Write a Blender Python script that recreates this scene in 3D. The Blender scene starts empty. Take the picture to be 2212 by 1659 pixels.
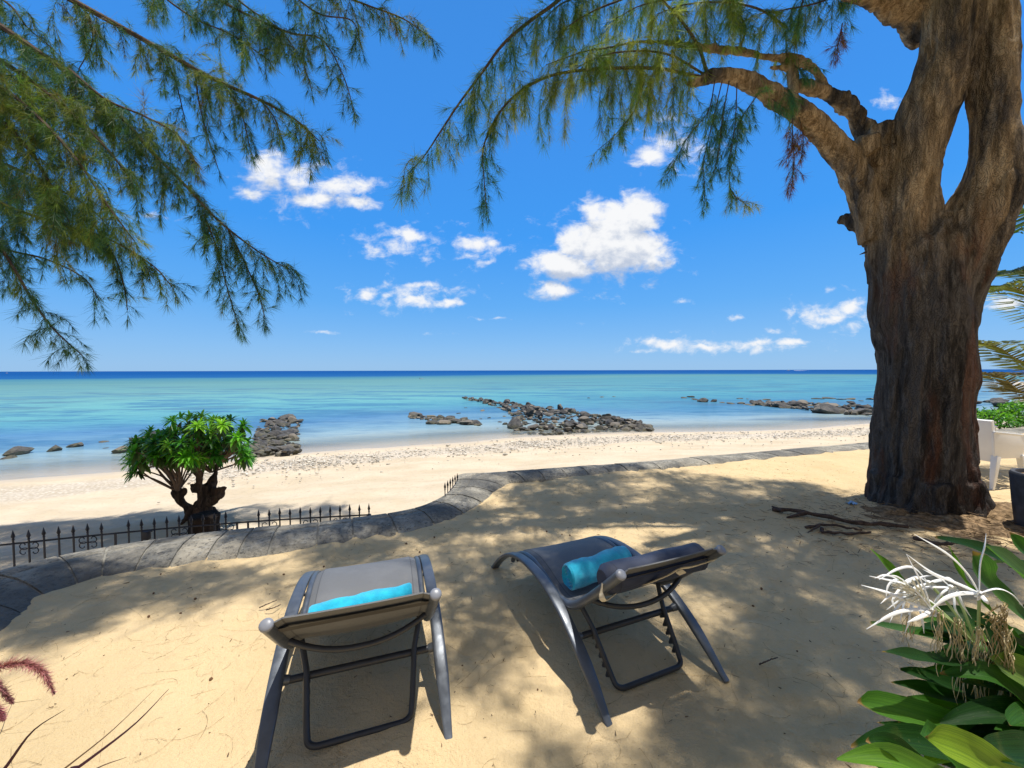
import bpy, bmesh, math, random
import numpy as np
from mathutils import Vector, Matrix, Quaternion

random.seed(7)
rng = np.random.default_rng(11)
R = math.radians
sc = bpy.context.scene
col = sc.collection

# ------------------------------------------------------------------ camera
CAM_H = 1.6
PITCH = R(2.03)
cam_d = bpy.data.cameras.new('camera')
cam = bpy.data.objects.new('camera', cam_d)
col.objects.link(cam)
cam.location = (0, 0, CAM_H)
cam.rotation_mode = 'QUATERNION'
ROLL = R(-0.13)
cam.rotation_quaternion = Quaternion((1, 0, 0), R(90) - PITCH) @ Quaternion((0, 0, 1), ROLL)
cam_d.sensor_fit = 'HORIZONTAL'
cam_d.sensor_width = 36
cam_d.lens = 36 * 831 / 2212
cam_d.clip_start = 0.02
cam_d.clip_end = 60000
sc.camera = cam

# ------------------------------------------------------------------ sun, sky, exposure
SUNV = Vector((0.20, 0.045, 1.0)).normalized()
sun_d = bpy.data.lights.new('sun', 'SUN')
sun_d.energy = 5.0
sun_d.angle = R(0.53)
sun_d.color = (1.0, 0.955, 0.88)
sun = bpy.data.objects.new('sun', sun_d)
sun.rotation_mode = 'QUATERNION'
sun.rotation_quaternion = SUNV.to_track_quat('Z', 'Y')
sun.location = (3, 1, 20)
col.objects.link(sun)

sc.view_settings.view_transform = 'Standard'
sc.view_settings.look = 'None'
sc.view_settings.exposure = 0.22
sc.view_settings.gamma = 1.0
sc.cycles.max_bounces = 8
sc.cycles.transparent_max_bounces = 12
sc.cycles.sample_clamp_indirect = 6.0

SKY_STRENGTH = 0.11


class NT:
    """small helper around a node tree"""
    def __init__(s, tree):
        s.t = tree
        s.n = tree.nodes
        s.l = tree.links

    def new(s, typ, **kw):
        nd = s.n.new(typ)
        for k, v in kw.items():
            setattr(nd, k, v)
        return nd

    def put(s, sock, v):
        if hasattr(v, 'is_output'):
            s.l.new(v, sock)
        elif v is not None:
            if isinstance(v, (tuple, list)) and sock.type == 'RGBA' and len(v) == 3:
                v = (*v, 1)
            sock.default_value = v

    def math(s, op, a, b=None, c=None, clamp=False):
        nd = s.new('ShaderNodeMath', operation=op)
        nd.use_clamp = clamp
        s.put(nd.inputs[0], a)
        if b is not None:
            s.put(nd.inputs[1], b)
        if c is not None:
            s.put(nd.inputs[2], c)
        return nd.outputs[0]

    def mix(s, f, a, b, blend='MIX'):
        nd = s.new('ShaderNodeMix', data_type='RGBA', blend_type=blend)
        s.put(nd.inputs[0], f)
        s.put(nd.inputs[6], a)
        s.put(nd.inputs[7], b)
        return nd.outputs[2]

    def ss(s, v, a, b, lo=0.0, hi=1.0):
        nd = s.new('ShaderNodeMapRange', interpolation_type='SMOOTHSTEP')
        s.put(nd.inputs[0], v)
        nd.inputs[1].default_value = a
        nd.inputs[2].default_value = b
        nd.inputs[3].default_value = lo
        nd.inputs[4].default_value = hi
        return nd.outputs[0]

    def noise(s, vec, scale, detail=4, rough=0.55, dist=0.0, out=0):
        nd = s.new('ShaderNodeTexNoise')
        s.put(nd.inputs['Vector'], vec)
        nd.inputs['Scale'].default_value = scale
        nd.inputs['Detail'].default_value = detail
        nd.inputs['Roughness'].default_value = rough
        nd.inputs['Distortion'].default_value = dist
        return nd.outputs[out]

    def mapv(s, vec, scale=(1, 1, 1), loc=(0, 0, 0), rot=(0, 0, 0)):
        nd = s.new('ShaderNodeMapping')
        s.put(nd.inputs[0], vec)
        nd.inputs[1].default_value = loc
        nd.inputs[2].default_value = rot
        nd.inputs[3].default_value = scale
        return nd.outputs[0]

    def ramp(s, v, stops, interp='LINEAR'):
        nd = s.new('ShaderNodeValToRGB')
        nd.color_ramp.interpolation = interp
        el = nd.color_ramp.elements
        while len(el) < len(stops):
            el.new(0.5)
        for e, (p, c) in zip(el, stops):
            e.position = p
            e.color = (*c, 1)
        s.put(nd.inputs[0], v)
        return nd.outputs[0]

    def bump(s, h, strength=0.3, dist=0.01, normal=None):
        nd = s.new('ShaderNodeBump')
        nd.inputs['Strength'].default_value = strength
        nd.inputs['Distance'].default_value = dist
        s.put(nd.inputs['Height'], h)
        if normal is not None:
            s.l.new(normal, nd.inputs['Normal'])
        return nd.outputs[0]


world = bpy.data.worlds.new('World')
sc.world = world
world.use_nodes = True
W = NT(world.node_tree)
W.n.clear()
sky = W.new('ShaderNodeTexSky', sky_type='NISHITA')
sky.sun_disc = False
sky.sun_elevation = math.asin(SUNV.z)
sky.sun_rotation = math.atan2(SUNV.x, SUNV.y)
sky.altitude = 0
sky.air_density = 1.0
sky.dust_density = 0.25
sky.ozone_density = 3.0
hs = W.new('ShaderNodeHueSaturation')
hs.inputs['Saturation'].default_value = 1.28
hs.inputs['Value'].default_value = 0.95
W.l.new(sky.outputs[0], hs.inputs['Color'])
K = .83 / SKY_STRENGTH


def kc(*c):
    return tuple(x * K for x in c)


tcw = W.new('ShaderNodeTexCoord')
sep = W.new('ShaderNodeSeparateXYZ')
W.l.new(tcw.outputs['Generated'], sep.inputs[0])
gx, gy, gz = sep.outputs
ymax = W.math('MAXIMUM', gy, 0.05)
cu = W.math('DIVIDE', gx, ymax)
cv = W.math('DIVIDE', gz, ymax)
cmb = W.new('ShaderNodeCombineXYZ')
W.l.new(cu, cmb.inputs[0])
W.l.new(cv, cmb.inputs[1])
cvec = cmb.outputs[0]
wn = W.noise(cvec, 9.0, 5, 0.6, out=1)
wsub = W.new('ShaderNodeVectorMath', operation='MULTIPLY_ADD')
W.l.new(wn, wsub.inputs[0])
wsub.inputs[1].default_value = (0.07, 0.045, 0)
wsub.inputs[2].default_value = (-0.035, -0.022, 0)
wadd = W.new('ShaderNodeVectorMath', operation='ADD')
W.l.new(cvec, wadd.inputs[0])
W.l.new(wsub.outputs[0], wadd.inputs[1])
warp = wadd.outputs[0]
# clouds: direction on the sky (u, v = tangent of azimuth and height), extent, thickness
CL = [(1330, 535, 108, 64, 1.75), (1370, 472, 62, 55, 1.45), (1285, 475, 34, 50, 1.1), (1215, 572, 78, 34, 1.5),
      (1405, 560, 48, 40, 1.1), (1245, 525, 50, 42, 1.3), (1325, 485, 62, 56, 1.5), (1165, 580, 30, 25, .8), (1192, 626, 52, 25, 1.05),
      (592, 380, 62, 52, .85), (560, 425, 45, 22, .6), (650, 395, 45, 35, .8), (745, 408, 80, 26, .9), (690, 432, 75, 20, .95), (775, 440, 55, 20, .9),
      (892, 508, 52, 20, .95), (808, 545, 36, 16, .75), (1022, 527, 42, 20, .9), (1062, 522, 22, 14, .7), (950, 547, 20, 14, .6), (1060, 570, 20, 8, .6),
      (795, 635, 30, 20, .85), (900, 652, 62, 18, .95), (965, 656, 38, 13, .95), (840, 640, 25, 12, .8), (915, 614, 50, 9, .6),
      (1400, 348, 46, 26, .9), (1462, 325, 42, 22, .65), (1430, 268, 35, 16, .55), (1895, 232, 32, 20, .75),
      (1440, 743, 62, 13, .85), (1400, 755, 40, 7, .7), (1520, 752, 32, 8, .8), (1640, 740, 40, 11, .85), (1705, 738, 52, 10, .85),
      (1790, 690, 52, 14, .85), (1830, 665, 46, 24, .8), (1472, 652, 26, 9, .45), (1590, 690, 40, 6, .45), (1675, 710, 26, 8, .5),
      (2175, 655, 60, 18, .9), (2050, 672, 40, 12, .7), (705, 716, 40, 5, .5), (350, 470, 60, 9, .35), (950, 720, 50, 4, .3),
      (1470, 385, 30, 7, .45), (1060, 690, 60, 4, .35), (1240, 700, 50, 4, .25),
      (1300, 545, 150, 84, .52), (650, 405, 120, 62, .52), (1800, 680, 110, 42, .5), (900, 640, 130, 38, .46), (1440, 330, 100, 52, .5), (1560, 745, 220, 20, .48), (880, 525, 120, 42, .44), (1040, 540, 70, 45, .44),
      (2600, 500, 160, 70, 1.0), (-300, 600, 180, 60, 1.0)]
dens = None
low = None
for (x, y, rx, ry, s) in CL:
    mp = W.mapv(warp, (831 / rx, 831 / ry, 0), (-(x - 1106) / rx, -(800 - y) / ry, 0))
    ln = W.new('ShaderNodeVectorMath', operation='LENGTH')
    W.l.new(mp, ln.inputs[0])
    d = W.math('MULTIPLY_ADD', ln.outputs['Value'], -s, s * 1.25)
    d = W.math('MINIMUM', d, s)
    if CL.index((x, y, rx, ry, s)) < 15:
        mp2 = W.mapv(warp, (831 / rx, 831 / ry, 0), (-(x - 1106) / rx, -(800 - y - 26) / ry, 0))
        ln2 = W.new('ShaderNodeVectorMath', operation='LENGTH')
        W.l.new(mp2, ln2.inputs[0])
        d2 = W.math('MINIMUM', W.math('MULTIPLY_ADD', ln2.outputs['Value'], -s, s * 1.25), s)
        low = d2 if low is None else W.math('SMOOTH_MAX', low, d2, 0.12)
    dens = d if dens is None else W.math('SMOOTH_MAX', dens, d, 0.12)
n1 = W.noise(W.mapv(cvec, (1, 1.5, 1)), 20.0, 8, 0.62, 0.3)
n1b = W.math('MULTIPLY_ADD', n1, 2.1, -1.12)
dsum = W.math('ADD', dens, n1b)
calpha = W.ss(dsum, 0.06, 0.95)
ahead = W.ss(gy, 0.06, 0.12)
calpha = W.math('MULTIPLY', calpha, ahead)
n2 = W.noise(W.mapv(cvec, (1, 1.3, 1), (0.01, 0.013, 0)), 26.0, 6, 0.6)
under = W.math('SUBTRACT', low, dens)          # more cloud above than here: the shaded underside
shade = W.ss(W.math('ADD', W.math('MULTIPLY', under, .42), W.math('MULTIPLY', n2, -1.15)), -0.22, -0.78)
ccol = W.mix(shade, kc(.52, .60, .75), kc(.97, .98, 1.0))
azure = W.ramp(gz, [(0.0, (.27, .55, .92)), (.06, (.215, .51, .95)), (.16, (.12, .44, .98)), (.32, (.055, .36, 1.0)), (.50, (.055, .32, .94)), (1.0, (.05, .24, .70))])
azure = W.mix(1.0, azure, (K, K, K), 'MULTIPLY')
skyb = W.mix(.86, hs.outputs[0], azure)
# broken warm-grey cloud, unseen overhead and inland, added to make shadows less blue
ov = W.noise(tcw.outputs['Generated'], 2.6, 5, .6)
overhead = W.math('MAXIMUM', W.ss(gz, .70, .86), W.ss(gy, -.05, -.35))
ovm = W.math('MULTIPLY', W.ss(ov, .36, .56), overhead)
skyb = W.mix(ovm, skyb, kc(.44, .37, .26))
skyc = W.mix(calpha, skyb, ccol)
bg = W.new('ShaderNodeBackground')
bg.inputs['Strength'].default_value = SKY_STRENGTH
W.l.new(skyc, bg.inputs['Color'])
wo = W.new('ShaderNodeOutputWorld')
W.l.new(bg.outputs[0], wo.inputs['Surface'])

# ------------------------------------------------------------------ layout helpers
_q = cam.rotation_quaternion
_rt = _q @ Vector((1, 0, 0))
_up = _q @ Vector((0, 1, 0))
_fw = _q @ Vector((0, 0, -1))


def at(x, y, Y=None, z=None):
    """point of the place seen in direction (x, y) at depth Y or at height z"""
    d = _rt * ((x - 1106) / 831) + _up * ((829.5 - y) / 831) + _fw
    t = (Y / d.y) if Y is not None else ((z - CAM_H) / d.z)
    return Vector((0, 0, CAM_H)) + d * t


def proj(p):
    v = Vector(p) - Vector((0, 0, CAM_H))
    dz = v.dot(_fw)
    if dz < 0.05:
        return (-9999, -9999)
    return (1106 + 831 * v.dot(_rt) / dz, 829.5 - 831 * v.dot(_up) / dz)


def V(*a):
    return Vector(a)


# numpy gradient-ish value noise
def _h(ix, iy, iz):
    n = (ix * 374761393 + iy * 668265263 + iz * 2147483647 + 1274126177) & 0xFFFFFFFF
    n = ((n ^ (n >> 13)) * 1274126177) & 0xFFFFFFFF
    n = n ^ (n >> 16)
    return (n & 0xFFFF) / 65535.0


def vnoise(x, y, z):
    x = np.asarray(x, float); y = np.asarray(y, float); z = np.asarray(z, float) + 0 * x
    ix = np.floor(x).astype(np.int64); iy = np.floor(y).astype(np.int64); iz = np.floor(z).astype(np.int64)
    fx = x - ix; fy = y - iy; fz = z - iz
    fx = fx * fx * (3 - 2 * fx); fy = fy * fy * (3 - 2 * fy); fz = fz * fz * (3 - 2 * fz)
    r = 0
    for dx in (0, 1):
        for dy in (0, 1):
            for dz in (0, 1):
                w = (fx if dx else 1 - fx) * (fy if dy else 1 - fy) * (fz if dz else 1 - fz)
                r = r + w * _h(ix + dx, iy + dy, iz + dz)
    return r * 2 - 1


def fbm(x, y, z, o=3):
    a, f, r = 1.0, 1.0, 0
    for _ in range(o):
        r = r + a * vnoise(x * f, y * f, np.asarray(z) * f)
        a *= 0.5; f *= 2.03
    return r


def tag(o, label=None, cat=None, group=None, kind=None):
    if label: o['label'] = label
    if cat: o['category'] = cat
    if group: o['group'] = group
    if kind: o['kind'] = kind
    return o


def empty(name, loc, rz=0.0):
    o = bpy.data.objects.new(name, None)
    o.empty_display_size = 0.1
    col.objects.link(o)
    o.location = loc
    o.rotation_euler = (0, 0, rz)
    return o


def spline(pts, n):
    """Catmull-Rom through pts (any dimension), n samples"""
    P = np.array([tuple(p) for p in pts], float)
    if len(P) == 2:
        t = np.linspace(0, 1, n)[:, None]
        return P[0] * (1 - t) + P[1] * t
    P = np.vstack([2 * P[0] - P[1], P, 2 * P[-1] - P[-2]])
    seg = len(P) - 3
    out = []
    for t in np.linspace(0, seg - 1e-9, n):
        i = int(t); f = t - i
        a, b, c, d = P[i], P[i + 1], P[i + 2], P[i + 3]
        out.append(0.5 * ((2 * b) + (c - a) * f + (2 * a - 5 * b + 4 * c - d) * f * f + (3 * b - a - 3 * c + d) * f ** 3))
    return np.array(out)


class MB:
    def __init__(s):
        s.v = []; s.f = []; s.uv = {}

    def add(s, verts, faces):
        o = len(s.v)
        s.v.extend([tuple(map(float, p)) for p in verts])
        s.f.extend([tuple(i + o for i in f) for f in faces])
        return o

    def box(s, c, size, rot=None):
        hx, hy, hz = [k / 2 for k in size]
        pts = [V(x, y, z) for x in (-hx, hx) for y in (-hy, hy) for z in (-hz, hz)]
        if rot is not None:
            pts = [rot @ p for p in pts]
        pts = [p + Vector(c) for p in pts]
        s.add(pts, [(0, 1, 3, 2), (4, 6, 7, 5), (0, 4, 5, 1), (2, 3, 7, 6), (0, 2, 6, 4), (1, 5, 7, 3)])

    def tube(s, pts, rad, n=8, cap=True, flat=None, lateral=None, sq=1.0):
        """tube through pts; rad scalar or list; flat=(a,b) scales section along (lateral, other)"""
        P = [Vector(p) for p in pts]
        m = len(P)
        if not hasattr(rad, '__len__'):
            rad = [rad] * m
        T = []
        for i in range(m):
            d = P[min(i + 1, m - 1)] - P[max(i - 1, 0)]
            T.append(d.normalized() if d.length > 1e-9 else V(0, 0, 1))
        if lateral is not None:
            N = Vector(lateral).normalized()
        else:
            N = T[0].orthogonal().normalized()
        fa, fb = flat if flat else (1, 1)
        vs = []
        for i in range(m):
            if lateral is None and i:
                q = T[i - 1].rotation_difference(T[i])
                N = q @ N
            A = (N - T[i] * N.dot(T[i])).normalized()
            B = T[i].cross(A)
            for k in range(n):
                a = 2 * math.pi * k / n
                ca_, sa2 = math.cos(a), math.sin(a)
                if sq != 1.0:
                    ca_ = math.copysign(abs(ca_) ** sq, ca_); sa2 = math.copysign(abs(sa2) ** sq, sa2)
                vs.append(P[i] + A * (ca_ * rad[i] * fa) + B * (sa2 * rad[i] * fb))
        fs = []
        for i in range(m - 1):
            for k in range(n):
                k2 = (k + 1) % n
                fs.append((i * n + k, i * n + k2, (i + 1) * n + k2, (i + 1) * n + k))
        if cap:
            fs.append(tuple(range(n - 1, -1, -1)))
            fs.append(tuple((m - 1) * n + k for k in range(n)))
        s.add(vs, fs)

    def sphere(s, c, r, nu=10, nv=6, sc=(1, 1, 1)):
        vs = []
        fs = []
        for j in range(nv + 1):
            th = math.pi * j / nv
            for i in range(nu):
                ph = 2 * math.pi * i / nu
                vs.append((c[0] + r * sc[0] * math.sin(th) * math.cos(ph), c[1] + r * sc[1] * math.sin(th) * math.sin(ph), c[2] + r * sc[2] * math.cos(th)))
        for j in range(nv):
            for i in range(nu):
                i2 = (i + 1) % nu
                fs.append((j * nu + i, (j + 1) * nu + i, (j + 1) * nu + i2, j * nu + i2))
        s.add(vs, fs)

    def lathe(s, c, prof, n=8):
        vs = []
        fs = []
        for (r, z) in prof:
            for k in range(n):
                a = 2 * math.pi * k / n
                vs.append((c[0] + r * math.cos(a), c[1] + r * math.sin(a), c[2] + z))
        m = len(prof)
        for i in range(m - 1):
            for k in range(n):
                k2 = (k + 1) % n
                fs.append((i * n + k, i * n + k2, (i + 1) * n + k2, (i + 1) * n + k))
        fs.append(tuple(range(n - 1, -1, -1)))
        fs.append(tuple((m - 1) * n + k for k in range(n)))
        s.add(vs, fs)

    def grid(s, rows, thick=None):
        """rows: list of lists of points -> surface"""
        m, n = len(rows), len(rows[0])
        vs = [p for r in rows for p in r]
        fs = [(i * n + j, i * n + j + 1, (i + 1) * n + j + 1, (i + 1) * n + j) for i in range(m - 1) for j in range(n - 1)]
        s.add(vs, fs)

    def build(s, name, m, parent=None, origin=None, smooth=True, bevel=0.0):
        me = bpy.data.meshes.new(name)
        v = np.array(s.v, float)
        if origin is not None:
            v = v - np.array(tuple(origin))
        me.from_pydata([tuple(p) for p in v], [], s.f)
        bm = bmesh.new(); bm.from_mesh(me)
        bmesh.ops.remove_doubles(bm, verts=bm.verts, dist=1e-6)
        bmesh.ops.recalc_face_normals(bm, faces=bm.faces)
        if bevel:
            bmesh.ops.bevel(bm, geom=[e for e in bm.edges if e.is_manifold and e.calc_face_angle(0) > 0.6], offset=bevel, segments=2, affect='EDGES', profile=0.6)
        bm.to_mesh(me); bm.free()
        if smooth:
            me.polygons.foreach_set('use_smooth', [True] * len(me.polygons))
            if hasattr(me, 'set_sharp_from_angle'):
                me.set_sharp_from_angle(angle=R(42))
        me.materials.append(m)
        o = bpy.data.objects.new(name, me)
        col.objects.link(o)
        if parent is not None:
            o.parent = parent
        elif origin is not None:
            o.location = origin
        return o


# ------------------------------------------------------------------ materials
def mat(name):
    m = bpy.data.materials.new(name)
    m.use_nodes = True
    t = NT(m.node_tree)
    b = t.n['Principled BSDF']
    return m, t, b


def obj_coord(t):
    return t.new('ShaderNodeTexCoord').outputs['Object']


def pos(t):
    return t.new('ShaderNodeNewGeometry').outputs['Position']


def attr(t, name):
    nd = t.new('ShaderNodeAttribute')
    nd.attribute_name = name
    return nd


def simple(name, c, rough=0.5, metal=0.0, spec=0.5, nscale=0, namp=0.15, bumpd=0.0, bscale=80):
    m, t, b = mat(name)
    b.inputs['Roughness'].default_value = rough
    b.inputs['Metallic'].default_value = metal
    b.inputs['Specular IOR Level'].default_value = spec
    if nscale:
        n = t.noise(obj_coord(t), nscale, 5, 0.6)
        lo = tuple(k * (1 - namp) for k in c)
        hi = tuple(min(1, k * (1 + namp)) for k in c)
        t.put(b.inputs['Base Color'], t.mix(t.ss(n, .3, .7), lo, hi))
        t.put(b.inputs['Roughness'], t.ss(n, .3, .7, max(0, rough - .08), min(1, rough + .1)))
    else:
        b.inputs['Base Color'].default_value = (*c, 1)
    if bumpd:
        t.put(b.inputs['Normal'], t.bump(t.noise(obj_coord(t), bscale, 4), 0.5, bumpd))
    return m


def sand_material():
    m, t, b = mat('terrace_sand')
    p = pos(t)
    n1 = t.noise(p, 1.1, 5, .6)
    n2 = t.noise(p, 14, 5, .65)
    n3 = t.noise(p, 160, 3, .7)
    c = t.mix(t.ss(n1, .35, .7), (.655, .495, .28), (.57, .43, .235))
    c = t.mix(t.math('MULTIPLY', t.ss(n2, .52, .75), .35), c, (.45, .33, .18))
    c = t.mix(t.math('MULTIPLY', t.ss(n3, .45, .8), .35), c, (.72, .58, .39))
    vor = t.new('ShaderNodeTexVoronoi'); t.put(vor.inputs['Vector'], p); vor.inputs['Scale'].default_value = 42
    spk = t.math('MULTIPLY', t.ss(vor.outputs['Distance'], .10, .04), t.ss(t.noise(p, 5, 3), .53, .66))
    c = t.mix(t.math('MULTIPLY', spk, .75), c, (.22, .15, .09))
    t.put(b.inputs['Base Color'], c)
    b.inputs['Roughness'].default_value = .95
    b.inputs['Specular IOR Level'].default_value = .15
    h = t.math('ADD', t.math('MULTIPLY', n2, 1.0), t.math('MULTIPLY', n3, .22))
    n5 = t.noise(p, 55, 3, .7)
    h = t.math('ADD', h, t.math('MULTIPLY', n5, .45))
    t.put(b.inputs['Normal'], t.bump(h, .8, .03))
    return m


def beach_material():
    m, t, b = mat('beach_sand')
    p = pos(t)
    sd = attr(t, 'shore').outputs['Fac']
    n1 = t.noise(t.mapv(p, (.5, 1.2, 1)), 1.2, 5, .6)
    n2 = t.noise(p, 9, 5, .7)
    c = t.mix(t.ss(n1, .35, .7), (.585, .49, .36), (.50, .41, .285))
    # band of broken coral
    nb = t.noise(t.mapv(p, (.25, .25, 1)), 1.0, 3)
    bandpos = t.math('ADD', sd, t.math('MULTIPLY', nb, 1.2))
    band = t.math('MULTIPLY', t.ss(bandpos, 1.7, 2.4), t.ss(bandpos, 4.6, 3.8))
    vor = t.new('ShaderNodeTexVoronoi'); t.put(vor.inputs['Vector'], p); vor.inputs['Scale'].default_value = 13
    stone = t.mix(t.ss(vor.outputs['Distance'], .1, .6), (.80, .78, .73), (.35, .32, .28))
    c = t.mix(t.math('MULTIPLY', band, .40), c, stone)
    c = t.mix(t.math('MULTIPLY', t.ss(n2, .52, .70), .45), c, (.36, .29, .21))
    wet = t.ss(sd, 1.1, -.1)
    c = t.mix(wet, c, (.50, .42, .31))
    deep = t.ss(sd, -1, -9)
    c = t.mix(deep, c, (.42, .46, .40))
    t.put(b.inputs['Base Color'], c)
    t.put(b.inputs['Roughness'], t.ss(sd, 1.2, 0, .95, .45))
    b.inputs['Specular IOR Level'].default_value = .2
    h = t.math('ADD', n2, t.math('MULTIPLY', t.math('MULTIPLY', vor.outputs['Distance'], band), -1.0))
    t.put(b.inputs['Normal'], t.bump(h, .7, .04))
    return m


def sea_material():
    m, t, b = mat('sea_water')
    p = pos(t)
    sd = attr(t, 'shore').outputs['Fac']            # metres out from the shore
    sx = t.new('ShaderNodeSeparateXYZ'); t.put(sx.inputs[0], p)
    # log distance from the shore
    ld = t.math('LOGARITHM', t.math('MAXIMUM', sd, .5), 10)        # .5m:-.3 1m:0 10m:1 100m:2 1000m:3
    big = t.noise(t.mapv(p, (.018, .05, 1)), 1.0, 5, .6)
    mid = t.noise(t.mapv(p, (.10, .30, 1)), 1.0, 5, .65)
    fine = t.noise(t.mapv(p, (.45, 1.5, 1)), 1.0, 4, .6)
    wob = t.math('MULTIPLY', t.math('MULTIPLY_ADD', big, .8, -.40), t.ss(ld, 2.3, 1.5, .25, 1.0))
    v = t.math('ADD', ld, wob)
    base = t.ramp(t.math('DIVIDE', v, 3.4), [
        (.0, (.42, .47, .44)), (.15, (.33, .41, .41)), (.215, (.20, .33, .40)), (.285, (.085, .21, .36)), (.36, (.10, .30, .35)), (.42, (.135, .35, .355)),
        (.50, (.13, .29, .30)), (.60, (.10, .23, .25)), (.655, (.055, .18, .25)), (.69, (.010, .085, .25)), (.80, (.003, .062, .23)), (1.0, (.003, .058, .22))])
    blue = t.math('MULTIPLY', t.math('MULTIPLY', t.ss(mid, .46, .60), t.ss(ld, 2.0, 1.5)), t.ss(ld, .45, .9))
    base = t.mix(t.math('MULTIPLY', blue, .70), base, (.045, .15, .28))
    # right-hand side: bluer lagoon, left-hand side: brighter turquoise
    ratio = t.math('DIVIDE', sx.outputs[0], t.math('MAXIMUM', sx.outputs[1], 1))
    lr = t.ss(ratio, -.5, .45)
    base = t.mix(t.math('MULTIPLY', t.math('MULTIPLY', lr, t.math('MULTIPLY', t.ss(ld, .6, 1.2), t.ss(ld, 2.15, 1.9))),   .55), base, (.050, .20, .29))
    base = t.mix(t.math('MULTIPLY', t.ss(fine, .56, .74), t.math('MULTIPLY', t.math('MULTIPLY', t.ss(ld, 1.9, 1.2), t.ss(ld, .4, .9)), .6)), base, (.03, .10, .24))
    rip = t.noise(t.mapv(p, (.7, 3.2, 1)), 1.0, 5, .7)
    base = t.mix(t.math('MULTIPLY', t.ss(rip, .42, .66), t.math('MULTIPLY', t.ss(ld, 2.0, .9, .14, .50), t.ss(ld, -.1, .6, .25, 1.0))), base, t.mix(1.0, base, (.55, .68, .82), 'MULTIPLY'))
    reef = t.noise(t.mapv(p, (.05, .16, 1), (3, 7, 0)), 1.0, 4, .62)
    base = t.mix(t.math('MULTIPLY', t.ss(reef, .54, .66), t.ss(ld, 2.15, 1.7)), base, t.mix(.6, base, (.06, .13, .22)))
    w1 = t.noise(t.mapv(p, (.9, 2.6, 1)), 1.0, 5, .65)
    w2 = t.noise(t.mapv(p, (.10, .34, 1)), 1.0, 3, .55)
    hh = t.math('ADD', t.math('MULTIPLY', w1, .13), t.math('MULTIPLY', w2, .22))
    nb = t.bump(hh, .6, 1.0)
    t.put(b.inputs['Base Color'], base)
    b.inputs['Roughness'].default_value = .6
    b.inputs['Specular IOR Level'].default_value = 0
    t.put(b.inputs['Normal'], nb)
    t.put(b.inputs['Alpha'], t.ss(t.math('ADD', sd, t.math('MULTIPLY', mid, 2.0)), .6, 5.5, .10, 1.0))
    gl = t.new('ShaderNodeBsdfGlossy')
    gl.inputs['Roughness'].default_value = .12
    t.put(gl.inputs['Normal'], nb)
    fr = t.new('ShaderNodeFresnel'); fr.inputs['IOR'].default_value = 1.33
    t.put(fr.inputs['Normal'], nb)
    # a ruffled sea mirrors far less at grazing angles than a flat sheet would
    lim = t.math('MINIMUM', t.math('MULTIPLY', fr.outputs[0], .75), t.ss(ld, .3, 2.1, .34, .07))
    mx = t.new('ShaderNodeMixShader')
    t.put(mx.inputs[0], lim)
    t.l.new(b.outputs[0], mx.inputs[1]); t.l.new(gl.outputs[0], mx.inputs[2])
    t.l.new(mx.outputs[0], t.n['Material Output'].inputs['Surface'])
    return m


def bark_material(name, dark, mid, light, warm, warm_amt=.5):
    m, t, b = mat(name)
    p = obj_coord(t)
    st = t.mapv(p, (4.6, 4.6, .60))
    n1 = t.noise(st, 1.0, 9, .72, 1.1)
    n2 = t.noise(t.mapv(p, (16, 16, 2.4)), 1.0, 6, .7, .4)
    n3 = t.noise(t.mapv(p, (1, 1, .6)), 1.6, 4, .6)
    n4 = t.noise(t.mapv(p, (2.6, 2.6, .55)), 1.0, 5, .6, .4)
    c = t.mix(t.ss(n1, .40, .58), dark, mid)
    c = t.mix(t.math('MULTIPLY', t.ss(n2, .45, .7), .75), c, light)
    c = t.mix(t.math('MULTIPLY', t.ss(n4, .50, .62), warm_amt), c, warm)
    c = t.mix(t.math('MULTIPLY', t.ss(n3, .5, .7), .35), c, dark)
    hz = t.new('ShaderNodeSeparateXYZ'); t.put(hz.inputs[0], p)
    high_tan = t.math('MULTIPLY', t.ss(t.math('ADD', hz.outputs[2], t.math('MULTIPLY', n3, 2.0)), 3.2, 4.8), t.math('MULTIPLY', t.ss(n4, .36, .56), t.ss(hz.outputs[0], 1.0, .72)))  # tan patches, stronger high up, fading out towards the right stem
    c = t.mix(t.math('MULTIPLY', high_tan, .88), c, t.mix(t.ss(n2, .35, .65), (.20, .135, .07), (.56, .41, .245)))
    right_dark = t.math('MULTIPLY', t.ss(t.math('ADD', hz.outputs[0], t.math('MULTIPLY', n3, .3)), .98, 1.2), t.ss(hz.outputs[2], 2.4, 3.2))  # darker bark tone on the upper right stem
    c = t.mix(t.math('MULTIPLY', right_dark, .55), c, dark)
    t.put(b.inputs['Base Color'], c)
    b.inputs['Roughness'].default_value = .93
    b.inputs['Specular IOR Level'].default_value = .15
    vo = t.new('ShaderNodeTexVoronoi'); vo.feature = 'DISTANCE_TO_EDGE'
    vw = t.new('ShaderNodeVectorMath', operation='MULTIPLY_ADD')
    t.put(vw.inputs[0], t.noise(p, 5.0, 3, out=1)); vw.inputs[1].default_value = (.22, .22, .5); t.put(vw.inputs[2], p)
    t.put(vo.inputs['Vector'], t.mapv(vw.outputs[0], (9, 9, 1.1)))
    h = t.math('ADD', t.math('ADD', n1, t.math('MULTIPLY', n2, .7)), t.math('MULTIPLY', t.ss(vo.outputs['Distance'], 0, .10), .22))
    t.put(b.inputs['Normal'], t.bump(h, 1.0, .05))
    return m


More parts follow.
